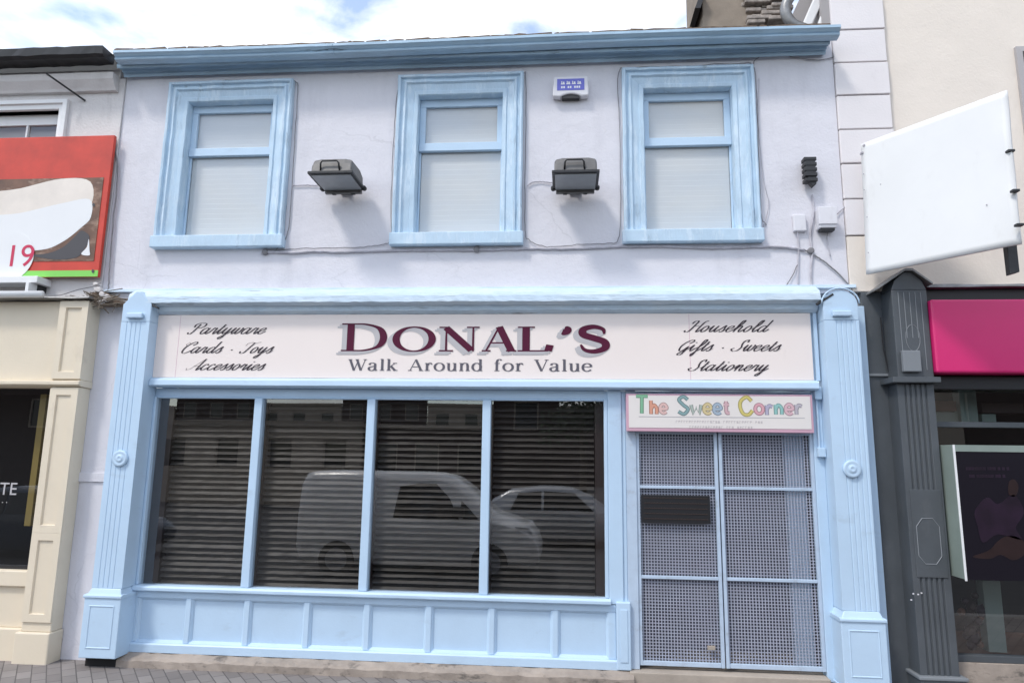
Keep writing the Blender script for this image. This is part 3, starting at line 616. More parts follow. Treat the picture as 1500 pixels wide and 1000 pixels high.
for i in range(5): mm.box(a.x + .02, b.x - .02, -.034, -.0301, b.z + .03 + i * .042, b.z + .038 + i * .042)
mm.build('plate_ridge', 'brown', lp)
lt = MB(); p_ = at(1042, 948, -.02); lt.box(p_.x - .03, p_.x + .03, -.03, -.0125, p_.z - .015, p_.z + .015); lt.build('gate_lock', 'concrete', GT, .002)
# conduit fittings beside pilaster
cn = MB(); cn.box(2.066, 2.082, -.05, -.0305, 1.72, 2.2); cn.box(2.052, 2.11, -.075, -.0301, 2.13, 2.235); cn.box(2.05, 2.112, -.08, -.0301, 1.66, 1.735); cn.build('conduit', 'blue', B, .006)

# ------------------------------------------------------------------ shop sign
sa = at(230, 463, SY); sb = at(1192, 556, SY)
S = thing('shop_sign', ((sa.x + sb.x) / 2, SY, sb.z), 'long cream fascia sign with maroon shaded capitals and black script above the shop window', 'sign')
MB().box(sa.x + .002, sb.x - .002, -.084, -.0555, 2.287, 2.857).build('sign_board', 'sign_cream', S, .002)
TY = -.0865
def zpx(x, y): return at(x, y, TY).z
def xpx(x, y=500): return at(x, y, TY).x
z0, z1 = zpx(690, 515), zpx(690, 474)
txt = "DONAL'S"; scl = [1.0, .87, .87, .87, .87, .87, .87]
for (nm, mtl, ddx, ddz, yy, th, tn) in (('letter_shadow', 'shade_grey', -.034, -.024, TY, .31, .10), ('letter_shadow', 'shade_grey', -.016, -.011, TY - .001, .31, .10), ('letter', 'maroon', .006, .004, TY - .0022, .27, .07)):
    write(nm, txt, ROM, S, mtl, xpx(499, 500), xpx(897, 500), z0, z1 - z0, yy, th, tn, 0, 1.45, .07, scl, ddx, ddz, True)
z0, z1 = zpx(690, 543), zpx(690, 526)
write('slogan_word', 'Walk Around for Value', ROM, S, 'slate', xpx(510, 540), xpx(870, 540), z0, z1 - z0, TY, .235, .08, 0, 1.5, .13)
for t_, xa, xb, yb in (('Partyware', 275, 385, 489), ('Cards . Toys', 262, 396, 517), ('Accessories', 274, 384, 542), ('Household', 1003, 1122, 486), ('Gifts . Sweets', 990, 1140, 514), ('Stationery', 1008, 1122, 543)):
    zb_ = zpx((xa + xb) / 2, yb); h_ = zpx((xa + xb) / 2, yb - 16.5) - zb_
    write('script_word', t_, SCR, S, 'script', xpx(xa, yb), xpx(xb, yb), zb_, h_, TY, .16, .045, .52, 1.85, .0)
for px in (261, 1010):
    xx = xpx(px, 500); MB().box(xx, xx + .003, -.0848, -.0841, 2.29, 2.85).build('panel_seam', 'pinkpale', S)

# sweet sign
qa = at(917, 571, -.10); qb = at(1193, 634, -.10)
T = thing('hanging_sign', (qa.x, -.1, qb.z), 'small white sign with pink edge and multicoloured bubble lettering above the mesh gate', 'sign')
MB().box(qa.x, qb.x, -.10, -.04, qb.z, qa.z - .03).build('sign_frame', 'pinkpale', T, .004)
MB().box(qa.x + .02, qb.x - .02, -.103, -.0995, qb.z + .03, qa.z - .045).build('sign_face', 'sweet', T)
RC = [tuple(.75 * q + .12 for q in c_) for c_ in [(.12, .42, .2), (.7, .25, .12), (.75, .45, .4), (.14, .30, .30), (.35, .42, .35), (.65, .5, .2), (.3, .4, .5), (.62, .35, .38), (.62, .5, .05), (.7, .3, .35), (.4, .36, .5), (.2, .5, .45), (.7, .4, .45), (.45, .4, .45)]]
gl, wd = strokes('The Sweet Corner', RND, .06, [1.05, .85, .8, 1, 1.05, .85, .85, .85, .85, .9, 1.05, .85, .85, .85, .85, .85])
x0_, x1_ = at(932, 600, -.104).x, at(1178, 600, -.104).x; zb_ = at(1050, 606, -.104).z; kz = (at(1050, 580, -.104).z - zb_) / 1.5; kx = (x1_ - x0_) / wd
ci = 0
for i, ss in enumerate(gl):
    if not ss: continue
    c = RC[ci % len(RC)]; ci += 1; dz = random.uniform(-.006, .004)
    for (tk, cc, yy) in ((.31, tuple(q * .55 for q in c), -.104), (.19, c, -.1046)):
        key = 'letter_%d_%d' % (ci, int(tk * 100)); M[key] = mat('sweet_letter_paint', cc, .45)
        o = MB(); ink(o, ss, tk, tk, 0, lambda x, y: (x0_ + x * kx, zb_ + dz + y * kz), yy)
        if tk > .25: par = o.build('letter', M[key], T)
        else: o.build('letter_fill', M[key], par)
un = MB(); un.box(x0_ + .02, x1_, -.1045, -.1035, zb_ - .03, zb_ - .024); un.build('underline', 'shade_grey', T)
sm = MB()
for (px0, px1, py) in ((990, 1115, 617), (1010, 1103, 625)):
    xa_, zz = at(px0, py, -.104).x, at(px0, py, -.104).z; xe = at(px1, py, -.104).x; x = xa_
    while x < xe:
        if random.random() < .88:
            sm.box(x, x + .004, -.1045, -.1035, zz - .01, zz + .010); sm.box(x + .0042, x + .014, -.1045, -.1035, zz + random.choice((-.01, 0, .006)), zz + random.choice((.009, .0095)))
        x += .0215
M['faint'] = mat('faint_print', (.55, .50, .49), .5); sm.build('small_print', 'faint', T)

# ------------------------------------------------------------------ floodlights
def floodlight(loc, label):
    R = thing('floodlight', loc, label, 'floodlight', 'floodlights on the upper wall')
    x, y, z = loc
    # flange ring, horizontal; y from front -.36 to back 0 relative
    fl = MB(); fl.box(x - .2, x + .2, y - .40, y - .0, z - .008, z + .016); fo = fl.build('flange', 'rubber', R, .004)
    MB().box(x - .175, x + .175, y - .375, y - .045, z - .018, z - .0081).build('lens', 'lampglass', R, .004)
    MB().box(x - .17, x + .17, y - .012 - .03, y - .002, z - .045, z - .0081).build('hinge_bar', 'alu', R, .004)
    hs = MB(); pr = [(-.375, .017), (-.36, .10), (-.33, .155), (-.12, .165), (-.03, .12), (-.02, .017)]
    n = len(pr); segs = [(-.18, .72), (-.165, .92), (-.11, 1.0), (.11, 1.0), (.165, .92), (.18, .72)]
    base = 0
    for sx, k in segs:
        for (yy, zz) in pr: hs.v.append((x + sx, y + yy, z + .017 + (zz - .017) * k))
    for i in range(len(segs) - 1):
        for j in range(n): a = i * n + j; b = i * n + (j + 1) % n; hs.f.append((a, b, b + n, a + n))
    hs.f.append(tuple(reversed(range(n)))); hs.f.append(tuple((len(segs) - 1) * n + j for j in range(n)))
    H = hs.build('housing', 'alu', R, .012)
    hd = MB(); hd.tube([(x - .095, y - .37, z + .03), (x - .09, y - .39, z + .09), (x - .075, y - .395, z + .108), (x + .055, y - .395, z + .108), (x + .07, y - .39, z + .09), (x + .075, y - .37, z + .03)], .008, 6); hd.build('handle', 'rubber', H, smooth=True)
    for sx in (-.21, .21): MB().lathe_y(x + sx * .93, y - .02, z, [(.022, 0), (.022, -.03), (.014, -.036)], 12).build('clamp_knob', 'rubber', R)
    for sx in (-.09, .09): MB().box(x + sx - .018, x + sx + .018, y - .03, y + .0, z - .05, z - .008).build('hinge', 'rubber', R, .003)
    br = MB(); br.tube([(x, y - .02, z + .03), (x, y + .03, z + .03), (x, y + .065, z + .03)], .02, 8); br.box(x - .05, x + .05, y + .055, y + .068, z - .02, z + .10); br.build('bracket', 'alu', R)
    return R
f1 = floodlight((-2.04, -.07, 4.03), 'grey metal floodlight on the wall between the left and middle upper windows')
f2 = floodlight((.078, -.07, 3.995), 'grey metal floodlight below the blue and white alarm box')

# alarm box
c = at(836, 127, -.06)
A = thing('alarm_box', (c.x, -.002, c.z), 'white burglar alarm box with blue label high between middle and right windows', 'alarm box')
prof = [(-.155, .095), (.155, .095), (.165, -.02), (.165, -.098), (.10, -.105)] + [(x / 100, -.105 + .028 * (1 - (x / 10.0) ** 2)) for x in range(8, -9, -4)] + [(-.10, -.105), (-.165, -.098), (-.165, -.02)]
MB().slab([(c.x + a, -.075, c.z + b) for a, b in prof], (0, .073, 0)).build('casing', 'plastic', A, .012)
lb = MB().box(c.x - .125, c.x + .125, -.078, -.0755, c.z - .045, c.z + .068).build('label_panel', 'ablue', A)
lw = MB(); 
for i in range(4): 
    xx = c.x - .09 + i * .05
    lw.box(xx, xx + .036, -.0792, -.0785, c.z + .012, c.z + .022); lw.box(xx + .004, xx + .012, -.0792, -.0785, c.z + .0221, c.z + .044); lw.box(xx + .018, xx + .032, -.0792, -.0785, c.z + .0221, c.z + .038)
for i in range(9):
    if i in (2, 5): continue
    xx = c.x - .088 + i * .02; lw.box(xx, xx + .014, -.0792, -.0785, c.z - .026, c.z - .006)
lw.build('label_print', 'white', lb)
MB().box(c.x - .08, c.x + .08, -.06, -.01, c.z - .115, c.z - .085).build('siren_grille', 'rubber', A)

# black cable clamp
c = at(1186, 250, -.08)
K_ = thing('cable_clamp', (c.x, -.02, c.z), 'black ribbed cable insulator hanging on the wall right of the right upper window', 'cable clamp')
kb = MB(); kb.box(c.x - .046, c.x + .046, -.108, -.035, c.z - .04, c.z + .115); kb.build('clamp_body', 'rubber', K_, .012)
rb = MB()
for i in range(5): zz = c.z + .10 - i * .048; rb.box(c.x - .052, c.x + .054, -.112, -.03, zz - .017, zz + .015)
rb.build('rib', 'rubber', K_, .005)
MB().slab([(c.x - .03, -.1, c.z - .04), (c.x + .05, -.1, c.z - .04), (c.x + .045, -.1, c.z - .13), (c.x + .015, -.1, c.z - .155), (c.x - .01, -.1, c.z - .12)], (0, .05, 0)).build('clamp_tail', 'rubber', K_, .005)
MB().tube([(c.x, -.04, c.z), (c.x, .0, c.z)], .012).build('fixing', 'rubber', K_)
# junction boxes
def jbox(px0, px1, py0, py1, dep, label, lid=True):
    a = at(px0, py0, -dep); b = at(px1, py1, -dep)
    J = thing('junction_box', ((a.x + b.x) / 2, 0, b.z), label, 'junction box', 'junction boxes by the right corner')
    MB().box(a.x, b.x, -dep, -.001, b.z, a.z).build('box_body', 'plastic', J, .008)
    if lid:
        MB().box(a.x - .006, b.x + .006, -dep - .012, -dep + .02, b.z + .028, a.z + .006).build('lid', 'plastic', J, .006)
        MB().box(a.x + .012, b.x - .012, -dep + .012, -.02, b.z - .022, b.z - .001).build('box_shade', 'rubber', J, .003)  # shade beneath the box, put in as a black block
    return J
jbox(1199, 1226, 304, 333, .10, 'larger white plastic junction box with shade added as a dark block underneath near the white quoins')
jbox(1162, 1182, 314, 338, .04, 'small painted junction box left of the larger white one under the black insulator', False)

# cables
def cable(pts, r, label, m='cable', grp='cables clipped along the upper wall', n=9, Y=-.015, wob=.006, name='cable'):
    P = [at(x, y, Y) for x, y in pts]; q = crom(P, 8)
    q = [p + Vector((random.uniform(-wob, wob) * .3, random.uniform(-.002, .002), random.uniform(-wob, wob) * .5)) for p in q]
    o = MB().tube(q, r, 7).build(name, m, None, smooth=True); return tag(o, label, 'cable', grp)
cable([(383, 371), (395, 369), (430, 370), (465, 368), (500, 369), (560, 367), (620, 366), (700, 366), (770, 364), (840, 364), (912, 361), (980, 361), (1030, 363), (1060, 363), (1110, 361), (1150, 362), (1178, 366)], .011, 'thick grey cable running the full width just under the upper windows', 'cable')
cable([(385, 367), (440, 364), (520, 362), (560, 358), (572, 348), (573, 290), (577, 200), (584, 125), (600, 112), (680, 111), (760, 107), (770, 116), (770, 200), (769, 330), (776, 352), (800, 362)], .0035, 'thin wire looping up and around the middle upper window', 'cable_dark', wob=.01)
cable([(428, 272), (445, 271), (472, 272)], .005, 'short wire feeding the floodlight beside the left window', 'cable')
cable([(773, 272), (780, 267), (795, 266), (812, 268)], .005, 'short wire feeding the floodlight under the alarm box', 'cable')
cable([(800, 362), (850, 358), (890, 356), (906, 350), (909, 300), (908, 200), (906, 110), (925, 100), (1000, 97), (1085, 93), (1102, 96), (1108, 130), (1114, 300), (1122, 330)], .0035, 'thin wire framing the right upper window and dropping past its corner', 'cable_dark', wob=.01)
cable([(402, 368), (420, 345), (426, 300), (432, 200), (436, 135), (432, 119), (400, 117), (330, 118)], .0035, 'thin wire running up the right side of the left upper window', 'cable_dark', wob=.01)
cable([(1102, 96), (1112, 84), (1150, 82), (1190, 88), (1222, 84)], .004, 'thin sagging wire below the eaves at the right corner', 'cable_dark', wob=.01)
cable([(1168, 338), (1170, 360), (1169, 395), (1169, 428)], .006, 'pale wire dropping from the small junction box to the shopfront cornice', 'cable')
cable([(1190, 285), (1192, 310), (1187, 345), (1190, 370), (1188, 400), (1190, 432)], .008, 'pale double wire dropping below the black insulator', 'cable')
cable([(1213, 337), (1212, 352), (1216, 375)], .005, 'short pale wire hanging from the larger junction box', 'cable')
cable([(1178, 366), (1200, 378), (1222, 395), (1243, 417), (1250, 430), (1258, 450)], .006, 'wire slanting down right to the top of the right pilaster', 'cable_dark')
cable([(1145, 427), (1160, 405), (1168, 388)], .004, 'thin wire slanting up left of the drop wires', 'cable_dark')
cable([(1225, 315), (1240, 300)], .005, 'short wire stub at the edge of the white quoins', 'cable')
cable([(1112, 115), (1111, 180), (1118, 260), (1126, 300), (1116, 340)], .003, 'faint hanging wire just right of the right upper window', 'cable')
for (px, py, lb_) in ((388, 369, 'left end'), (698, 365, 'middle window'), (1188, 367, 'drop wires')):
    p = at(px, py, -.02); o = MB().lathe_y(p.x, -.001, p.z, [(.028, 0), (.028, -.025), (.018, -.032)], 12).build('cable_clip', 'cable_dark'); tag(o, 'dark round clip on the thick wall cable at the ' + lb_, 'clip', 'clips on the wall cable')
cable([(168, 200), (172, 260), (165, 330), (160, 400), (158, 430)], .006, 'dark wire running down the joint with the left building', 'cable_dark', grp='joint wires', Y=-.03, wob=.012)
o = MB(); 
pa, pb = at(207, 437, -.20), at(230, 449, -.20); o.slab([pa, (pb.x, -.2, pb.z), (pb.x + .01, -.2, pb.z - .02), (pa.x + .02, -.2, pa.z - .035)], (0, .03, 0))
tag(o.build('bracket', 'rubber', None, .003), 'short dark metal bracket by the top of the left pilaster', 'bracket', 'dark brackets at pilaster tops')
pa, pb = at(1196, 446, -.2), at(1220, 431, -.2); o = MB().tube([pa, pb], .012, 6); tag(o.build('bracket', 'rubber'), 'slanting dark rod on the cornice beside the right pilaster top', 'bracket', 'dark brackets at pilaster tops')

# ------------------------------------------------------------------ left building
LB = thing('neighbouring_building', (-6, 0, GZ), 'white upper walled building with beige panelled shopfront at the left edge', 'building')
wr = at(75, 150, 0).x
wz1 = at(40, 140, 0).z; wz0 = 3.9
MB().wall(-9, XL - .003, 3.0, 5.25, [(-6.5, -4.98, wz0, 4.93)], -.02, .3).build('wall', 'wall_left', LB)
MB().sweep([(-.021, 5.10), (-.06, 5.105), (-.07, 5.13), (-.12, 5.20), (-.13, 5.26), (-.021, 5.26)], -9, XL - .06, 40, .002).build('cornice', 'wall_left', LB)
MB().sweep([(-.13, 5.33), (-.27, 5.325), (-.30, 5.35), (-.31, 5.425), (-.13, 5.425)], -9, XL - .06, 60, .004).build('gutter', 'black', LB)
MB().box(-9, XL - .06, -.0205, .3, 5.26, 5.35).build('eaves_board', 'wall_left', LB)
rf = MB(); rf.quad((-9, -.2, 5.40), (XL - .02, -.2, 5.40), (XL - .02, 4.2, 7.9), (-9, 4.2, 7.9)); rf.build('roof', 'slates', LB)
lw_ = MB().frame(-6.6, -4.88, wz0 - .1, 5.03, [(0, -.021), (0, -.06), (.04, -.065), (.05, -.045), (.09, -.04), (.1, -.021), (.1, .08)]).build('window', 'white', LB)
lf = MB(); lf.box(-6.5, -4.98, .05, .08, 4.82, 4.93); 
for i in range(5): xx = -6.45 + i * .36; lf.box(xx, xx + .02, .05, .08, wz0, 4.8199)
lf.build('sash_frame', 'white', lw_, .003)
q = MB(); q.quad((-6.5, .07, wz0), (-4.98, .07, wz0), (-4.98, .07, 4.9), (-6.5, .07, 4.9)); q.build('pane', 'upglass', lw_)
MB().box(-6.6, -4.9, .15, .16, wz0 - .1, 5.0).build('curtain', 'joint', lw_)
# shopfront
Y1 = -.15
LX1 = -4.323; LX0 = -4.60
MB().box(-9, LX0 - .001, Y1 + .03, 0, 2.25, 2.98).build('fascia_board', 'beige', LB, .005)
fp = MB().box(LX0, LX1, Y1, -.0, 2.25, 2.98).build('fascia_end', 'beige', LB, .006)
MB().frame(LX0 + .002, LX1 - .0, 2.262, 2.972, [(0, Y1 - .0005), (.0, Y1 - .018), (.062, Y1 - .018), (.068, Y1 - .0005)]).build('panel_moulding', 'beige', fp)
MB().sweep([(0, 2.249), (Y1 - .0, 2.249), (Y1 - .03, 2.24), (Y1 - .03, 2.21), (Y1, 2.195), (0, 2.19)], -9, LX1 + .004, 30, .001).build('fascia_sill', 'beige', LB, .003)
MB().sweep([(0, 3.02), (Y1 - .05, 3.01), (Y1 - .06, 2.99), (0, 2.981)], -9, LX1 + .02, 30, .004).build('fascia_flashing', 'lead', LB)
pi2 = MB().box(LX0, LX1 - .01, Y1 + .01, 0, .12, 2.189).build('pilaster', 'beige', LB, .006)
for za, zb in ((.93, 2.18), (.20, .929)): MB().frame(LX0 + .002, LX1 - .011, za, zb, [(0, Y1 + .0095), (.0, Y1 - .006), (.062, Y1 - .006), (.068, Y1 + .0095)]).build('panel_moulding', 'beige', pi2)
MB().box(LX0 - .03, LX1 + .005, Y1 - .02, 0, GZ - .03, .119).build('pilaster_base', 'beige', pi2, .012)
MB().box(-9, LX0 - .001, -.06, 0, .13, .47).build('stallriser', 'beige', LB, .005)
MB().box(-9, LX0 - .001, -.10, 0, .4701, .60).build('window_sill', 'beige', LB, .008)
MB().box(-9, LX0 - .031, -.10, 0, GZ - .03, .129).build('plinth', 'beige', LB, .01)
MB().box(-9, LX0 - .001, -.02, .02, .6001, .63).build('bottom_rail', 'black', LB)
q = MB(); q.quad((-9, .0, .6), (LX0, .0, .6), (LX0, .0, 2.19), (-9, .0, 2.19)); sp = q.build('shop_pane', 'glass', LB)
MB().box(-9, LX0, .7, .72, .3, 2.6).build('dark_interior', 'near_black', LB)
MB().box(-9, -4.46, .02, .7, 2.19, 2.2).build('ceiling', 'near_black', LB)
MB().box(-4.461, -4.45, .02, .7, .3, 2.19).build('side_lining', 'near_black', LB)
MB().box(-4.93, -4.87, .15, .2, .95, 2.15).build('display_pole', 'yellow', LB)
for zz, x_ in ((2.05, -4.75), (1.93, -4.70)): MB().box(x_ - .1, x_ + .1, .25, .3, zz, zz + .015).build('lamp_track', 'brass', LB)
def text_part(body, name, size, m, parent, loc, rot=(math.pi / 2, 0, 0), sx=1.0):
    cu = bpy.data.curves.new(name, 'FONT'); cu.body = body; cu.size = size; cu.extrude = .0005
    to = bpy.data.objects.new(name, cu); COL.objects.link(to); bpy.context.view_layer.update()
    me = bpy.data.meshes.new_from_object(to.evaluated_get(bpy.context.evaluated_depsgraph_get()))
    bpy.data.objects.remove(to)
    me.transform(Matrix.Translation(loc) @ Matrix.Rotation(rot[0], 4, 'X') @ Matrix.Diagonal((sx, 1, 1, 1)))
    o = bpy.data.objects.new(name, me); COL.objects.link(o); me.materials.clear(); me.materials.append(M[m])
    o.parent = parent; off = Vector((0, 0, 0)); pp = parent
    while pp is not None: off += Vector(pp.location); pp = pp.parent
    me.transform(Matrix.Translation(-off)); return o
pt = at(-2, 724, -.004)
text_part('TE', 'window_lettering', .155, 'shade_grey', LB, (pt.x, -.004, pt.z))
pt = at(2, 736, -.004)
text_part('. .', 'window_lettering', .08, 'shade_grey', LB, (pt.x, -.004, pt.z))

# banner on left building
def poly(name, m, pts, Y, parent):
    o = MB(); P = [at(x, y, Y) for x, y in pts]; o.slab(P, (0, .0012, 0)); return o.build(name, m, parent)
bx0, bx1 = -7.2, at(145, 380, -.1).x - .0
bz0, bz1 = at(100, 405, -.1).z, at(60, 200, -.1).z
BN = thing('banner', (bx1, -.1, bz0), 'red, white and green printed banner with number under the left building window', 'banner')
bzL = bz0
MB().box(bx0, bx1, -.09, -.055, bz0, bz1).build('banner_sheet', 'red', BN, .003)
MB().box(bx0 + .05, bx1 - .055, -.0945, -.0905, bz0 + .15, at(60, 262, -.09).z).build('photo_field', 'brownprint', BN)
poly('cream_swoosh', 'cream2', [tuple(p) for p in crom([(-40, 292), (30, 276), (90, 262), (132, 266), (133, 300), (100, 322), (60, 344), (0, 352)], 5, True)], -.0955, BN)
MB().box(bx0, bx1 - .001, -.0945, -.0906, bz0, bz0 + .06).build('green_stripe', 'green', BN)
poly('dark_print', 'darkshape', [tuple(p) for p in crom([(46, 374), (70, 371), (92, 362), (108, 348), (118, 338), (128, 342), (131, 350), (124, 364), (112, 377), (80, 380)], 4, True)], -.097, BN)
poly('white_print', 'white', [tuple(p) for p in crom([(-30, 322), (30, 312), (90, 298), (131, 292), (133, 318), (118, 334), (92, 354), (60, 366), (0, 364)], 5, True)], -.0962, BN)
for (x_, y_) in ((137, 300), (136, 397)): poly('eyelet', 'darkshape', [tuple(p) for p in crom([(x_ - 2, y_), (x_, y_ - 3), (x_ + 2, y_), (x_, y_ + 3)], 4, True)], -.0985, BN)
poly('white_curl', 'white', [tuple(p) for p in crom([(119, 372), (127, 362), (130, 350), (131, 366), (131, 374)], 4, True)], -.0987, BN)
c = at(14, 375, -.1); MB().lathe_y(c.x, -.0962, c.z, [(.24, 0), (.24, -.003)], 40).build('white_roundel', 'white', BN)
pt = at(2, 390, -.101); text_part('19', 'number_print', .30, 'numred', BN, (pt.x + .02, -.1005, pt.z))
# awning roller
a = at(58, 404, -.3); RL = thing('awning_roller', (a.x, 0, a.z), 'white awning roller tube and cover under the banner on the left building', 'awning')
MB().box(-9, at(55, 405, -.2).x, -.2, -.021, at(40, 414, -.2).z, at(40, 404, -.2).z).build('cover_board', 'white', RL, .006)
MB().tube([(-9, -.25, at(30, 431, -.25).z), (at(62, 431, -.25).x, -.25, at(30, 431, -.25).z)], .032, 14).build('roller_tube', 'white', RL, smooth=True)
xx = at(42, 420, -.2).x; MB().box(xx - .015, xx + .015, -.22, -.02, at(40, 431, -.2).z, at(40, 414, -.2).z).build('support_arm', 'white', RL)
xx = at(52, 420, -.12).x; MB().box(xx - .02, xx + .03, -.12, -.021, at(40, 426, -.12).z, at(40, 415, -.12).z).build('end_bracket', 'rubber', RL)
o = MB().tube([at(68, 108, -.25), at(125, 148, -.03)], .009, 6); tag(o.build('stay_rod', 'rubber'), 'thin dark rod angled from the left building wall below its black gutter', 'rod')
# twig tangle on the joint
TW = thing('debris_tangle', at(150, 440, -.15), 'tangle of dry twigs, loose wire and rag lodged between the two shopfronts', 'debris')
tw = MB()
for i in range(60):
    a = at(random.gauss(148, 14), random.gauss(439, 5), random.uniform(-.2, -.03)); d = Vector((random.gauss(0, .10), random.uniform(-.03, .03), random.gauss(0, .028)))
    tw.tube([a - d, a + Vector((random.uniform(-.02, .02), 0, random.uniform(-.02, .02))), a + d], random.uniform(.002, .006), 4)
tw.build('twigs', 'twig', TW)
rg = MB(); 
for (x, y, s_) in ((142, 424, .05), (148, 431, .045), (139, 416, .035), (155, 436, .05), (146, 441, .045)):
    p = at(x, y, -.13); rg.slab([(p.x + s_ * random.uniform(.5, 1) * math.cos(t_), -.13, p.z + s_ * random.uniform(.4, .9) * math.sin(t_)) for t_ in [i * .9 for i in range(7)]], (0, .05, 0))
rg.build('rag', 'rag', TW, .01)
MB().tube([at(x, y, -.18) for x, y in ((65, 434), (90, 432), (115, 424), (135, 420), (148, 414))], .004, 5).build('loose_wire', 'cable_dark', TW)
MB().slab([at(128, 432, -.1), at(145, 424, -.1), (at(178, 440, -.1)), at(186, 447, -.1), at(140, 447, -.1)], (0, .09, 0)).build('dirt_clump', 'moss', TW, .01)

# ------------------------------------------------------------------ right building
RB = thing('corner_building', (4, 0, GZ), 'cream rendered building with white quoins above a dark grey shopfront at the right edge', 'building')
QX0, QX1 = XR + .003, 2.885
MB().wall(QX1, 9, 3.05, 8.5, [(4.02, 5.2, 3.9, 5.28)], .03, .4).build('wall', 'wall_right', RB)
MB().box(QX0, QX1, .012, .4, 3.05, 8.5).build('quoin_backing', 'joint', RB)
qz = [3.05] + [at(1265, y, -.02).z for y in (345, 291, 239, 189, 139, 91, 43, -5, -52)] ; qz += [qz[-1] + .29 * i for i in range(1, 6)]
for i in range(len(qz) - 1):
    MB().box(QX0 + .002, QX1 - (.0 if i % 2 else .004), -.02 - .003 * (i % 2), .0119, qz[i] + .006, qz[i + 1] - .006).build('quoin', 'quoin' if i else 'wall_right', RB, .006)
rw = MB().frame(4.0, 5.22, 3.88, 5.30, [(0, .029), (0, .0), (.05, -.005), (.06, .029), (.06, .15)]).build('window', 'joint', RB)
q = MB(); q.quad((4.02, .14, 3.9), (5.2, .14, 3.9), (5.2, .14, 5.28), (4.02, .14, 5.28)); q.build('pane', 'upglass', rw)
MB().box(4.02, 5.2, .1, .139, 5.1, 5.28).build('sash_frame', 'joint', rw); MB().box(4.0, 5.3, .3, .31, 3.8, 5.3).build('blind', 'blind', rw)
# dark shopfront
MB().box(2.501, 2.66, -.03, .3, -.1, 3.05).build('return_wall', 'grey', RB, .004)
MB().box(2.502, 2.68, -.05, -.0301, 2.33, 2.35).build('ledge_strip', 'grey_line', RB)
c0, c1 = at(1310, 480, -.22).x, at(1362, 480, -.22).x
PC = MB().box(c0, c1, -.22, 0.1, 2.30, 3.02).build('console', 'grey', RB, .006)
cm = (c0 + c1) / 2
MB().slab([(c0, -.22, 3.0201), (c1, -.22, 3.0201), (c1 - .03, -.22, 3.10), (cm + .03, -.22, 3.17), (cm - .03, -.22, 3.17), (c0 + .03, -.22, 3.10)], (0, .22, 0)).build('console_top', 'grey', PC, .005)
cap = MB(); cap.slab([(c0 - .12, -.25, 3.02), (cm - .03, -.25, 3.175), (cm + .03, -.25, 3.175), (c1 + .04, -.25, 3.06), (c1 + .04, -.25, 3.075), (cm + .03, -.25, 3.195), (cm - .03, -.25, 3.195), (c0 - .12, -.25, 3.035)], (0, .25, 0)); cap.build('lead_cap', 'lead', PC)
for i in range(5):
    xx = c0 + .05 + i * (c1 - c0 - .1) / 4; MB().box(xx - .003, xx + .003, -.2235, -.2201, 2.62 if i in (1, 2, 3) else 2.36, 3.0).build('flute_line', 'grey_line', PC)
arc = [(cm + .055 * math.cos(t * math.pi / 8), -.2215, 2.62 + .11 * math.sin(t * math.pi / 8)) for t in range(17)]
MB().tube(arc, .003, 4).build('oval_line', 'grey_line', PC)
a = at(1322, 513, -.26); b = at(1351, 544, -.26); MB().box(a.x, b.x, -.26, -.2201, b.z, a.z).build('console_block', 'grey_line', PC, .006)
MB().box(c0 - .06, c1 + .03, -.26, .05, 2.255, 2.299).build('console_ledge', 'grey', PC, .004)
s0, s1 = c0 - .005, c1 + .0
pts = [(s0, 0.05), (s0, -.2)]
for f in (.22, .36, .5, .64, .78): gx = s0 + (s1 - s0) * f; pts += [(gx - .01, -.2), (gx - .003, -.186), (gx + .003, -.186), (gx + .01, -.2)]
pts += [(s1, -.2), (s1, .05)]
PS = MB().slab([(x, y, .0) for x, y in pts], (0, 0, 2.25)).build('pilaster', 'grey', RB, .003)
MB().box(s0 + .03, s1 - .02, -.206, -.1999, .76, 1.42).build('panel_field', 'grey', PS, .003)
oz0, oz1 = .86, 1.20; ox = (s0 + s1) / 2
oc = [(ox - .085, oz0 + .06), (ox - .04, oz0), (ox + .04, oz0), (ox + .085, oz0 + .06), (ox + .085, oz1 - .06), (ox + .04, oz1), (ox - .04, oz1), (ox - .085, oz1 - .06), (ox - .085, oz0 + .06)]
MB().tube([(x, -.207, z) for x, z in oc], .0035, 4).build('octagon_line', 'grey_line', PS)
MB().box(s0 - .02, s1 + .03, -.235, .05, GZ, .03).build('pilaster_base', 'grey', PS, .008)
MB().box(s0 - .03, s1 + .04, -.245, .05, .0301, .055).build('base_moulding', 'grey_line', PS, .006)
for (x, y) in ((1338, 869), (1345, 870), (1335, 878), (1350, 868)):
    p = at(x, y, -.2015); MB().box(p.x - .006, p.x + .006, -.2015, -.2001, p.z - .005, p.z + .005).build('paint_chip', 'plastic', PS)
wl = MB().tube([at(1290, 465, -.06), at(1294, 510, -.06), at(1302, 545, -.06)], .006, 6).build('bracket_rod', 'rubber', RB)
# fascia above/below pink sign
FXR = c1 + .001
MB().box(FXR, 9, -.06, .1, 2.26, 3.06).build('fascia_board', 'black', RB, .004)
MB().sweep([(.1, 3.10), (-.12, 3.09), (-.13, 3.065), (.1, 3.061)], FXR + .04, 9, 30, .004).build('fascia_flashing', 'lead', RB)
pk0 = at(1362, 490, -.24); PK = thing('pink_sign', (pk0.x, -.24, 2.3), 'blank glossy pink box sign on the dark fascia at the right edge', 'sign')
za, zb = at(1430, 546, -.26).z, at(1430, 438, -.26).z
MB().box(pk0.x + .02, 7.2, -.26, -.061, za, zb).build('sign_box', 'pink', PK, .018, segs=3)
MB().box(FXR + .01, 9, -.14, -.0601, za - .12, za - .012).build('awning_box', 'black', RB, .006)
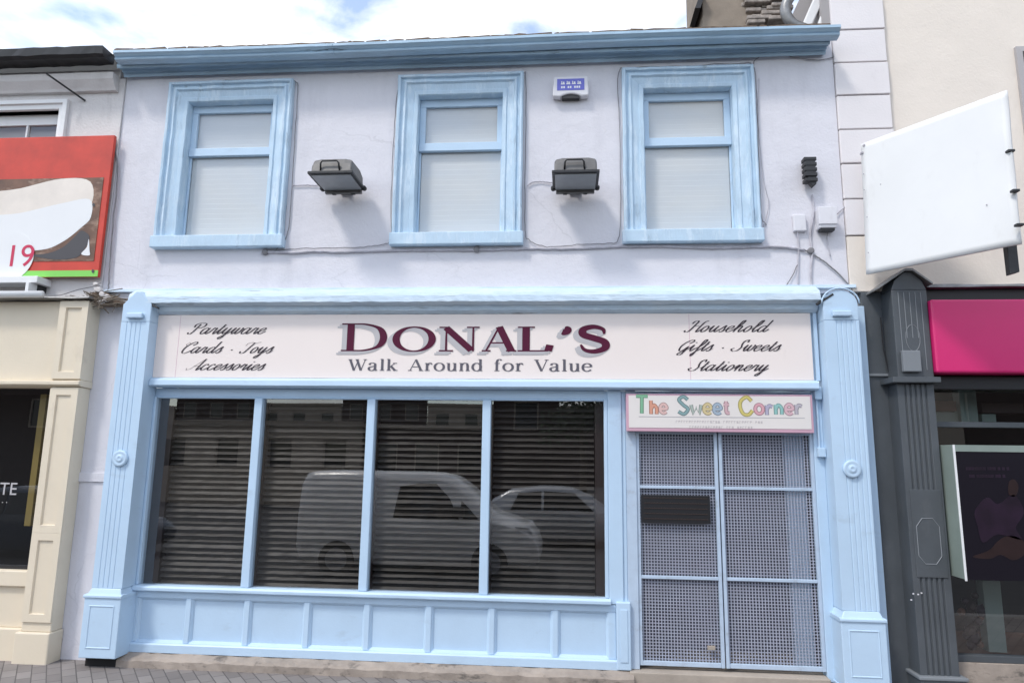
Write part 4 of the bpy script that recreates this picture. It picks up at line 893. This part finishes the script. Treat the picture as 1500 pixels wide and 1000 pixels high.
# window + interior
wx0 = s1 + .001
MB().box(wx0, 9, -.05, .02, .12, .17).build('window_sill', 'grey', RB, .004)
MB().box(wx0, 9, -.06, .3, GZ, .1199).build('stallriser', 'stone', RB, .006)
q = MB(); q.quad((wx0, 0, .17), (9, 0, .17), (9, 0, 2.3), (wx0, 0, 2.3)); q.build('shop_pane', 'glass', RB)
tz = at(1420, 622, .0).z; MB().box(wx0, 9, -.03, .03, tz - .022, tz + .022).build('transom', 'grey', RB, .004)
MB().box(wx0, 9, 1.0, 1.02, 0, 2.6).build('dark_interior', 'near_black', RB); MB().box(wx0, 9, .03, 1, 2.3, 2.31).build('ceiling', 'panelgreen', RB)
MB().box(wx0 - .1, wx0 - .09, .06, 1, 0, 2.3).build('side_lining', 'near_black', RB)
MB().box(wx0, 9, .02, 1, .1, .12).build('display_floor', 'wood', RB)
for (pa, pb, w_) in (((1416, 565), (1420, 620), 24), ((1452, 850), (1460, 955), 26)):
    a = at(pa[0], pa[1], .25); b = at(pb[0] + 0, pb[1], .25); hw = .07
    MB().box(a.x - hw, a.x + hw, .25, .35, b.z if pa[1] > 800 else b.z, a.z).build('interior_post', 'postgreen', RB, .004)
for (x0p, x1p, y0p, y1p, mm_) in ((1368, 1402, 587, 602, 'wood'), (1368, 1408, 603, 618, 'panelgreen'), (1438, 1500, 590, 605, 'brown'), (1438, 1460, 606, 618, 'postgreen')):
    a = at(x0p, y0p, .3); b = at(x1p, y1p, .3); MB().box(a.x, b.x, .3, .5, b.z, a.z).build('stock_box', mm_, RB, .004)
for i in range(14):
    p = at(random.uniform(1400, 1440), random.uniform(870, 945), .3); s_ = random.uniform(.02, .05)
    MB().lathe_y(p.x, .3, p.z, [(s_, 0), (s_ * 1.2, -s_ * .5), (s_ * .6, -s_)], 8).build('display_item', random.choice(['wood', 'brown', 'tanprint', 'purple']), RB)
# display case
d0 = at(1395, 655, -.35); 
DC = thing('display_case', (d0.x, -.1, .77), 'projecting dark poster case with white edge mounted beside the grey pilaster', 'display case')
dz0, dz1 = .775, 1.765
MB().box(d0.x, 4.4, -.35, -.08, dz0, dz1).build('case_body', 'panelgreen', DC, .003)
MB().box(d0.x, d0.x + .014, -.362, -.3502, dz0 - .01, dz1).build('edge_strip', 'white', DC, .002)
MB().box(d0.x + .0141, 4.39, -.36, -.3501, dz1 - .05, dz1).build('top_strip', 'panelgreen', DC)
DP = MB().box(d0.x + .0141, 4.39, -.3555, -.3501, dz0, dz1 - .0501).build('poster', 'posterdark', DC)
poly('purple_shape', 'purple', [tuple(p) for p in crom([(1428, 748), (1446, 728), (1462, 738), (1485, 724), (1500, 750), (1488, 772), (1496, 790), (1462, 782), (1440, 794), (1432, 770)], 4, True)], -.3572, DP)
poly('tan_shape', 'tanprint', [tuple(p) for p in crom([(1425, 815), (1448, 806), (1462, 792), (1475, 785), (1490, 786), (1502, 796), (1500, 812), (1484, 820), (1466, 812), (1450, 818)], 4, True)], -.3572, DP)
poly('tan_shape', 'tanprint', [tuple(p) for p in crom([(1478, 706), (1486, 702), (1492, 712), (1488, 726), (1478, 724)], 4, True)], -.3572, DP)

for (xa_, xb_, y_) in ((1415, 1478, 686), (1420, 1472, 697)):
    x_ = xa_; pt_ = MB()
    while x_ < xb_: p = at(x_, y_, -.357); pt_.box(p.x, p.x + .018, -.3572, -.3556, p.z - .012, p.z + .012); x_ += random.choice((4.2, 4.2, 6.5))
    pt_.build('print_line', 'purple', DP)
# blank white projecting sign
W_ = thing('projecting_sign', at(1262, 300, -.1), 'large blank white board sign tied to a frame, angled out from the cream wall', 'sign')
A0, A1, A2, A3 = at(1262, 212, -.15), at(1475, 133, -1.05), at(1496, 357, -1.05), at(1270, 402, -.15)
m = MB(); nn = 24
nrm = (A1 - A0).cross(A3 - A0).normalized()
for i in range(nn + 1):
    for j in range(nn + 1):
        u, v = i / nn, j / nn; p = A0.lerp(A1, u).lerp(A3.lerp(A2, u), v)
        e = math.sin(u * 9 + v * 2) * .004 * (1 - abs(2 * v - 1)) + (.012 * math.sin(v * 14) * max(0, u - .92) / .08 * .5)
        m.v.append(tuple(p + nrm * e))
for i in range(nn):
    for j in range(nn): a = i * (nn + 1) + j; m.f.append((a, a + 1, a + nn + 2, a + nn + 1))
bo = m.build('sign_board', 'vinyl', W_, smooth=True); so_ = bo.modifiers.new('thick', 'SOLIDIFY'); so_.thickness = .025; so_.offset = 0
for (x, y) in ((1470, 142), (1480, 222), (1487, 280), (1493, 330), (1265, 214), (1262, 225)):
    u = (x - 1262) / 222; p = at(x, y, -.15 - .9 * u - .01); big = x > 1400
    MB().box(p.x - (.025 if big else .008), p.x + (.022 if big else .008), p.y - .02, p.y + .02, p.z - .008, p.z + .01).build('tie', 'rubber' if big else 'cable', W_, .003)
rv = MB()
for (x, y) in ((1313, 194), (1367, 180), (1265, 255), (1266, 278), (1270, 318), (1272, 370), (1352, 190), (1440, 230), (1445, 300), (1370, 318), (1290, 270)):
    u = (x - 1262) / 222; p = at(x, y, -.15 - .9 * u - .018); rv.lathe_y(p.x, p.y, p.z, [(.006, 0), (.004, -.004)], 8)
rv.build('rivet', 'cable', W_)
pa, pb = at(1478, 357, -.9), at(1486, 402, -.9)
MB().slab([at(1474, 350, -.9), at(1489, 350, -.9), at(1494, 398, -.9), at(1480, 402, -.9)], (0, .05, 0)).build('support_arm', 'rubber', W_, .004)

# chimney, rubble and pipes above the right corner
CM = thing('chimney_stack', (1.6, 1.0, 5.5), 'tan rendered chimney stack with rubble stone behind the blue gutter at top right', 'chimney')
a = at(1029, 20, .9); b = at(1105, 20, .9)
MB().box(a.x, b.x, .9, 1.8, 5.6, 7.6).build('stack_wall', 'chim', CM, .01)
p = at(1021, 6, .75); MB().slab([at(1018, 12, .8), at(1026, 12, .8), at(1034, -12, .8), at(1027, -12, .8)], (0, 1.0, 0)).build('barge_edge', 'rubber', CM)
rbm = MB()
for i in range(42):
    px, py = random.uniform(1100, 1148), random.uniform(-25, 34); p = at(px, py, .85 + random.uniform(-.05, .05)); w_ = random.uniform(.06, .14)
    rbm.box(p.x - w_, p.x + w_, p.y, p.y + .5, p.z - .022, p.z + .022)
rbm.build('rubble', 'rubble', CM, .01)
PP = thing('downpipe', at(1190, 20, -.05), 'grey curved rainwater pipe and white boards rising above the right end of the gutter', 'downpipe')
P = crom([at(x, y, .25) for x, y in ((1182, 44), (1160, 34), (1150, 14), (1160, -8), (1178, -30))], 6); MB().tube(P, .05, 14).build('pipe', 'lead', PP, smooth=True)
MB().slab([at(1172, 44, .22), at(1186, 44, .22), at(1216, -20, .22), at(1200, -20, .22)], (0, .08, 0)).build('barge_board', 'white', PP, .01)
MB().slab([at(1196, 44, .2), at(1222, 44, .2), at(1222, -20, .2), at(1216, -20, .2)], (0, .08, 0)).build('barge_board', 'white', PP, .01)
MB().slab([at(1150, 45, .45), at(1226, 45, .45), at(1224, -20, .45), at(1180, -20, .45)], (0, .05, 0)).build('flashing_board', 'joint', PP)

# ------------------------------------------------------------------ across the street (seen in the glass)
def vehicle(name, loc, body, prof, stations, label, cat, wheels, windows, m, hw):
    V = thing(name, loc, label, cat)
    mb = MB(); x, y, z = loc
    K = len(stations)
    for (sx, zb, zbelt, zr) in stations:
        sh = max(zbelt + .02, zr - .10)
        for (yy, zz) in ((-hw * .92, zb), (-hw, zb + .12), (-hw * .99, zbelt), (-hw * .86, sh), (-hw * .70, zr), (hw * .70, zr), (hw * .86, sh), (hw * .99, zbelt), (hw, zb + .12), (hw * .92, zb)):
            mb.v.append((x + sx, y + yy, z + zz))
    for i in range(K - 1):
        for j in range(10): a = i * 10 + j; b = i * 10 + (j + 1) % 10; mb.f.append((a, b, b + 10, a + 10))
    mb.f.append(tuple(range(10))); mb.f.append(tuple((K - 1) * 10 + j for j in reversed(range(10))))
    mb.build('body', m, V, .02, smooth=True)
    for wx in wheels:
        for sy in (-1, 1):
            yy = y + sy * (hw + .005)
            t_ = MB().lathe_y(x + wx, yy if sy < 0 else yy, z + .32, [(.30, sy * -.18), (.32, sy * -.16), (.32, sy * -.0), (.30, sy * .01), (.20, sy * .012)], 28).build('wheel', 'tyre', V, smooth=True)
            MB().lathe_y(x + wx, yy, z + .32, [(.20, sy * .013), (.18, sy * .005), (.06, sy * .02)], 24).build('rim', 'rim', t_)
    for pts in windows:
        for sy in (-1, 1):
            q = MB(); zb = min(p[1] for p in pts); zt = max(p[1] for p in pts)
            P = [(x + a, y + sy * (hw * (.99 - .13 * (b - zb) / (zt - zb + .01)) + .012), z + b) for a, b in pts]
            q.slab(P, (0, -sy * .02, 0)); q.build('side_window', 'carglass', V)
    return V
vanst = [(0, .45, 1.05, 1.70), (.05, .32, 1.05, 1.80), (.2, .25, 1.05, 1.84), (1.2, .25, 1.05, 1.86), (2.4, .25, 1.05, 1.84), (2.75, .25, 1.05, 1.76), (3.05, .25, 1.03, 1.56), (3.35, .25, 1.02, 1.30), (3.6, .25, 1.0, 1.10), (3.9, .25, .92, 1.02), (4.15, .26, .84, .92), (4.32, .3, .7, .78), (4.38, .35, .55, .6)]
VN = vehicle('parked_van', (-4.85, -7.35, -.52), None, None, vanst, 'small white panel van parked behind the viewer, mirrored in the shop windows', 'van', (.75, 3.5), [[(1.75, 1.06), (2.95, 1.04), (2.75, 1.42), (2.5, 1.66), (1.85, 1.66)], [(3.02, 1.06), (3.3, 1.06), (2.9, 1.45)]], 'carwhite', .88)
for sy in (-1, 1): MB().slab([(-4.85 + 4.05, -7.35 + sy * .80, -.52 + .78), (-4.85 + 4.33, -7.35 + sy * .62, -.52 + .66), (-4.85 + 4.2, -7.35 + sy * .7, -.52 + .9), (-4.85 + 3.95, -7.35 + sy * .84, -.52 + .93)], (0, sy * .06, .02)).build('headlight', 'headlamp', VN)
for sy in (-1, 1): MB().box(-4.85 + 2.85, -4.85 + 3.05, -7.35 + sy * .97 - .07, -7.35 + sy * .97 + .07, -.52 + 1.1, -.52 + 1.28).build('wing_mirror', 'rubber', VN, .02)
carst = [(0, .4, .75, .95), (.08, .3, .85, 1.15), (.5, .22, .88, 1.38), (1.3, .22, .9, 1.46), (2.0, .22, .9, 1.43), (2.5, .22, .9, 1.25), (2.9, .22, .88, .98), (3.4, .22, .8, .9), (3.85, .25, .7, .78), (4.0, .35, .55, .6)]
carw = [[(.55, .92), (1.3, .93), (1.3, 1.36), (.75, 1.32)], [(1.36, .93), (2.55, .93), (2.1, 1.32), (1.36, 1.36)]]
C1 = vehicle('parked_car', (-1.9, -12.0, -.55), None, None, carst, 'silver hatchback parked across the street, mirrored in the right window pane', 'car', (.7, 3.2), carw, 'carsilver', .85)
C2 = vehicle('parked_car', (-12.6, -8.2, -.55), None, None, carst, 'dark hatchback parked across the street, mirrored in the left shop window', 'car', (.7, 3.2), carw, 'cardark', .85)
def terrace(x0, x1, y, h, m, label, nw):
    T_ = thing('terraced_building', ((x0 + x1) / 2, y, -.55), label, 'building', 'buildings across the street')
    hol = []; 
    for i in range(nw):
        cx_ = x0 + (i + .5) * (x1 - x0) / nw; hol.append((cx_ - .55, cx_ + .55, h - 1.9, h - .6))
    MB().wall(x0, x1, -.55, h, hol, y, y - .4).build('wall', m, T_)
    MB().box(x0, x1, y - .1, y + .12, h, h + .2).build('parapet', 'terr1', T_)
    rf = MB(); rf.quad((x0, y, h + .2), (x1, y, h + .2), (x1, y - 4, h + .35), (x0, y - 4, h + .35)); rf.build('roof', 'slates', T_)
    for hh in hol:
        fr_ = MB().frame(*hh, [(0, y - .05), (.06, y - .05), (.06, y - .12)]).build('window', 'terr1', T_)
        q = MB(); q.quad((hh[0], y - .12, hh[2]), (hh[1], y - .12, hh[2]), (hh[1], y - .12, hh[3]), (hh[0], y - .12, hh[3])); q.build('pane', 'carglass', fr_)
    return T_
for i_ in range(9):
    hh_ = random.uniform(4.6, 6.6)
    terrace(-46 + i_ * 7, -39.1 + i_ * 7, -48, hh_, 'terr1' if i_ % 2 else 'terr2', ['pale', 'brown', 'buff'][i_ % 3] + ' distant terrace behind the low buildings, %s from the far left' % ['first', 'second', 'third', 'fourth', 'fifth', 'sixth', 'seventh', 'eighth', 'ninth'][i_], 3)
terrace(-40, -19, -24, 4.6, 'terr2', 'long low dark brick building across the street far left', 6)
terrace(-18.9, -9.0, -24, 2.9, 'terr1', 'low buff rendered building across the street', 4)
terrace(-8.9, -3.3, -24, 2.8, 'terr2', 'low dark brick building directly across the street', 3)
terrace(-3.2, -.3, -24, 4.7, 'terr2', 'narrow taller dark brick building behind the street tree', 1)
terrace(2.2, 12, -16, 6.0, 'terr1', 'taller buff rendered building across the street to the right', 3)
terrace(12.2, 40, -20, 5.0, 'terr2', 'long dark brick building across the street far right', 8)
TR = thing('street_tree', (.6, -20, -.55), 'dark leafy tree across the street beside the buff building', 'tree')
MB().tube([(.6, -20, -.55), (.65, -20, 1.5), (.5, -20, 3.4)], [.16, .13, .06], 8).build('trunk', 'bark', TR)
cwn = MB()
for i in range(1100):
    a, b_, r_ = random.uniform(0, 6.28), random.uniform(-1, 1), random.random() ** .4
    cc = random.choice(((0, 3.2), (-.7, 2.8), (.6, 3.6), (.1, 4.1)))
    p = Vector((.6 + cc[0] + r_ * .95 * math.cos(a), -20 + r_ * .9 * math.sin(a), cc[1] + r_ * b_ * .75))
    d1 = Vector((random.uniform(-1, 1), random.uniform(-1, 1), random.uniform(-1, 1))).normalized() * .09; d2 = d1.cross(Vector((random.uniform(-1, 1), 1, .3))).normalized() * .06
    cwn.quad(p - d1, p + d2, p + d1, p - d2)
cwn.build('crown', 'leaf', TR)
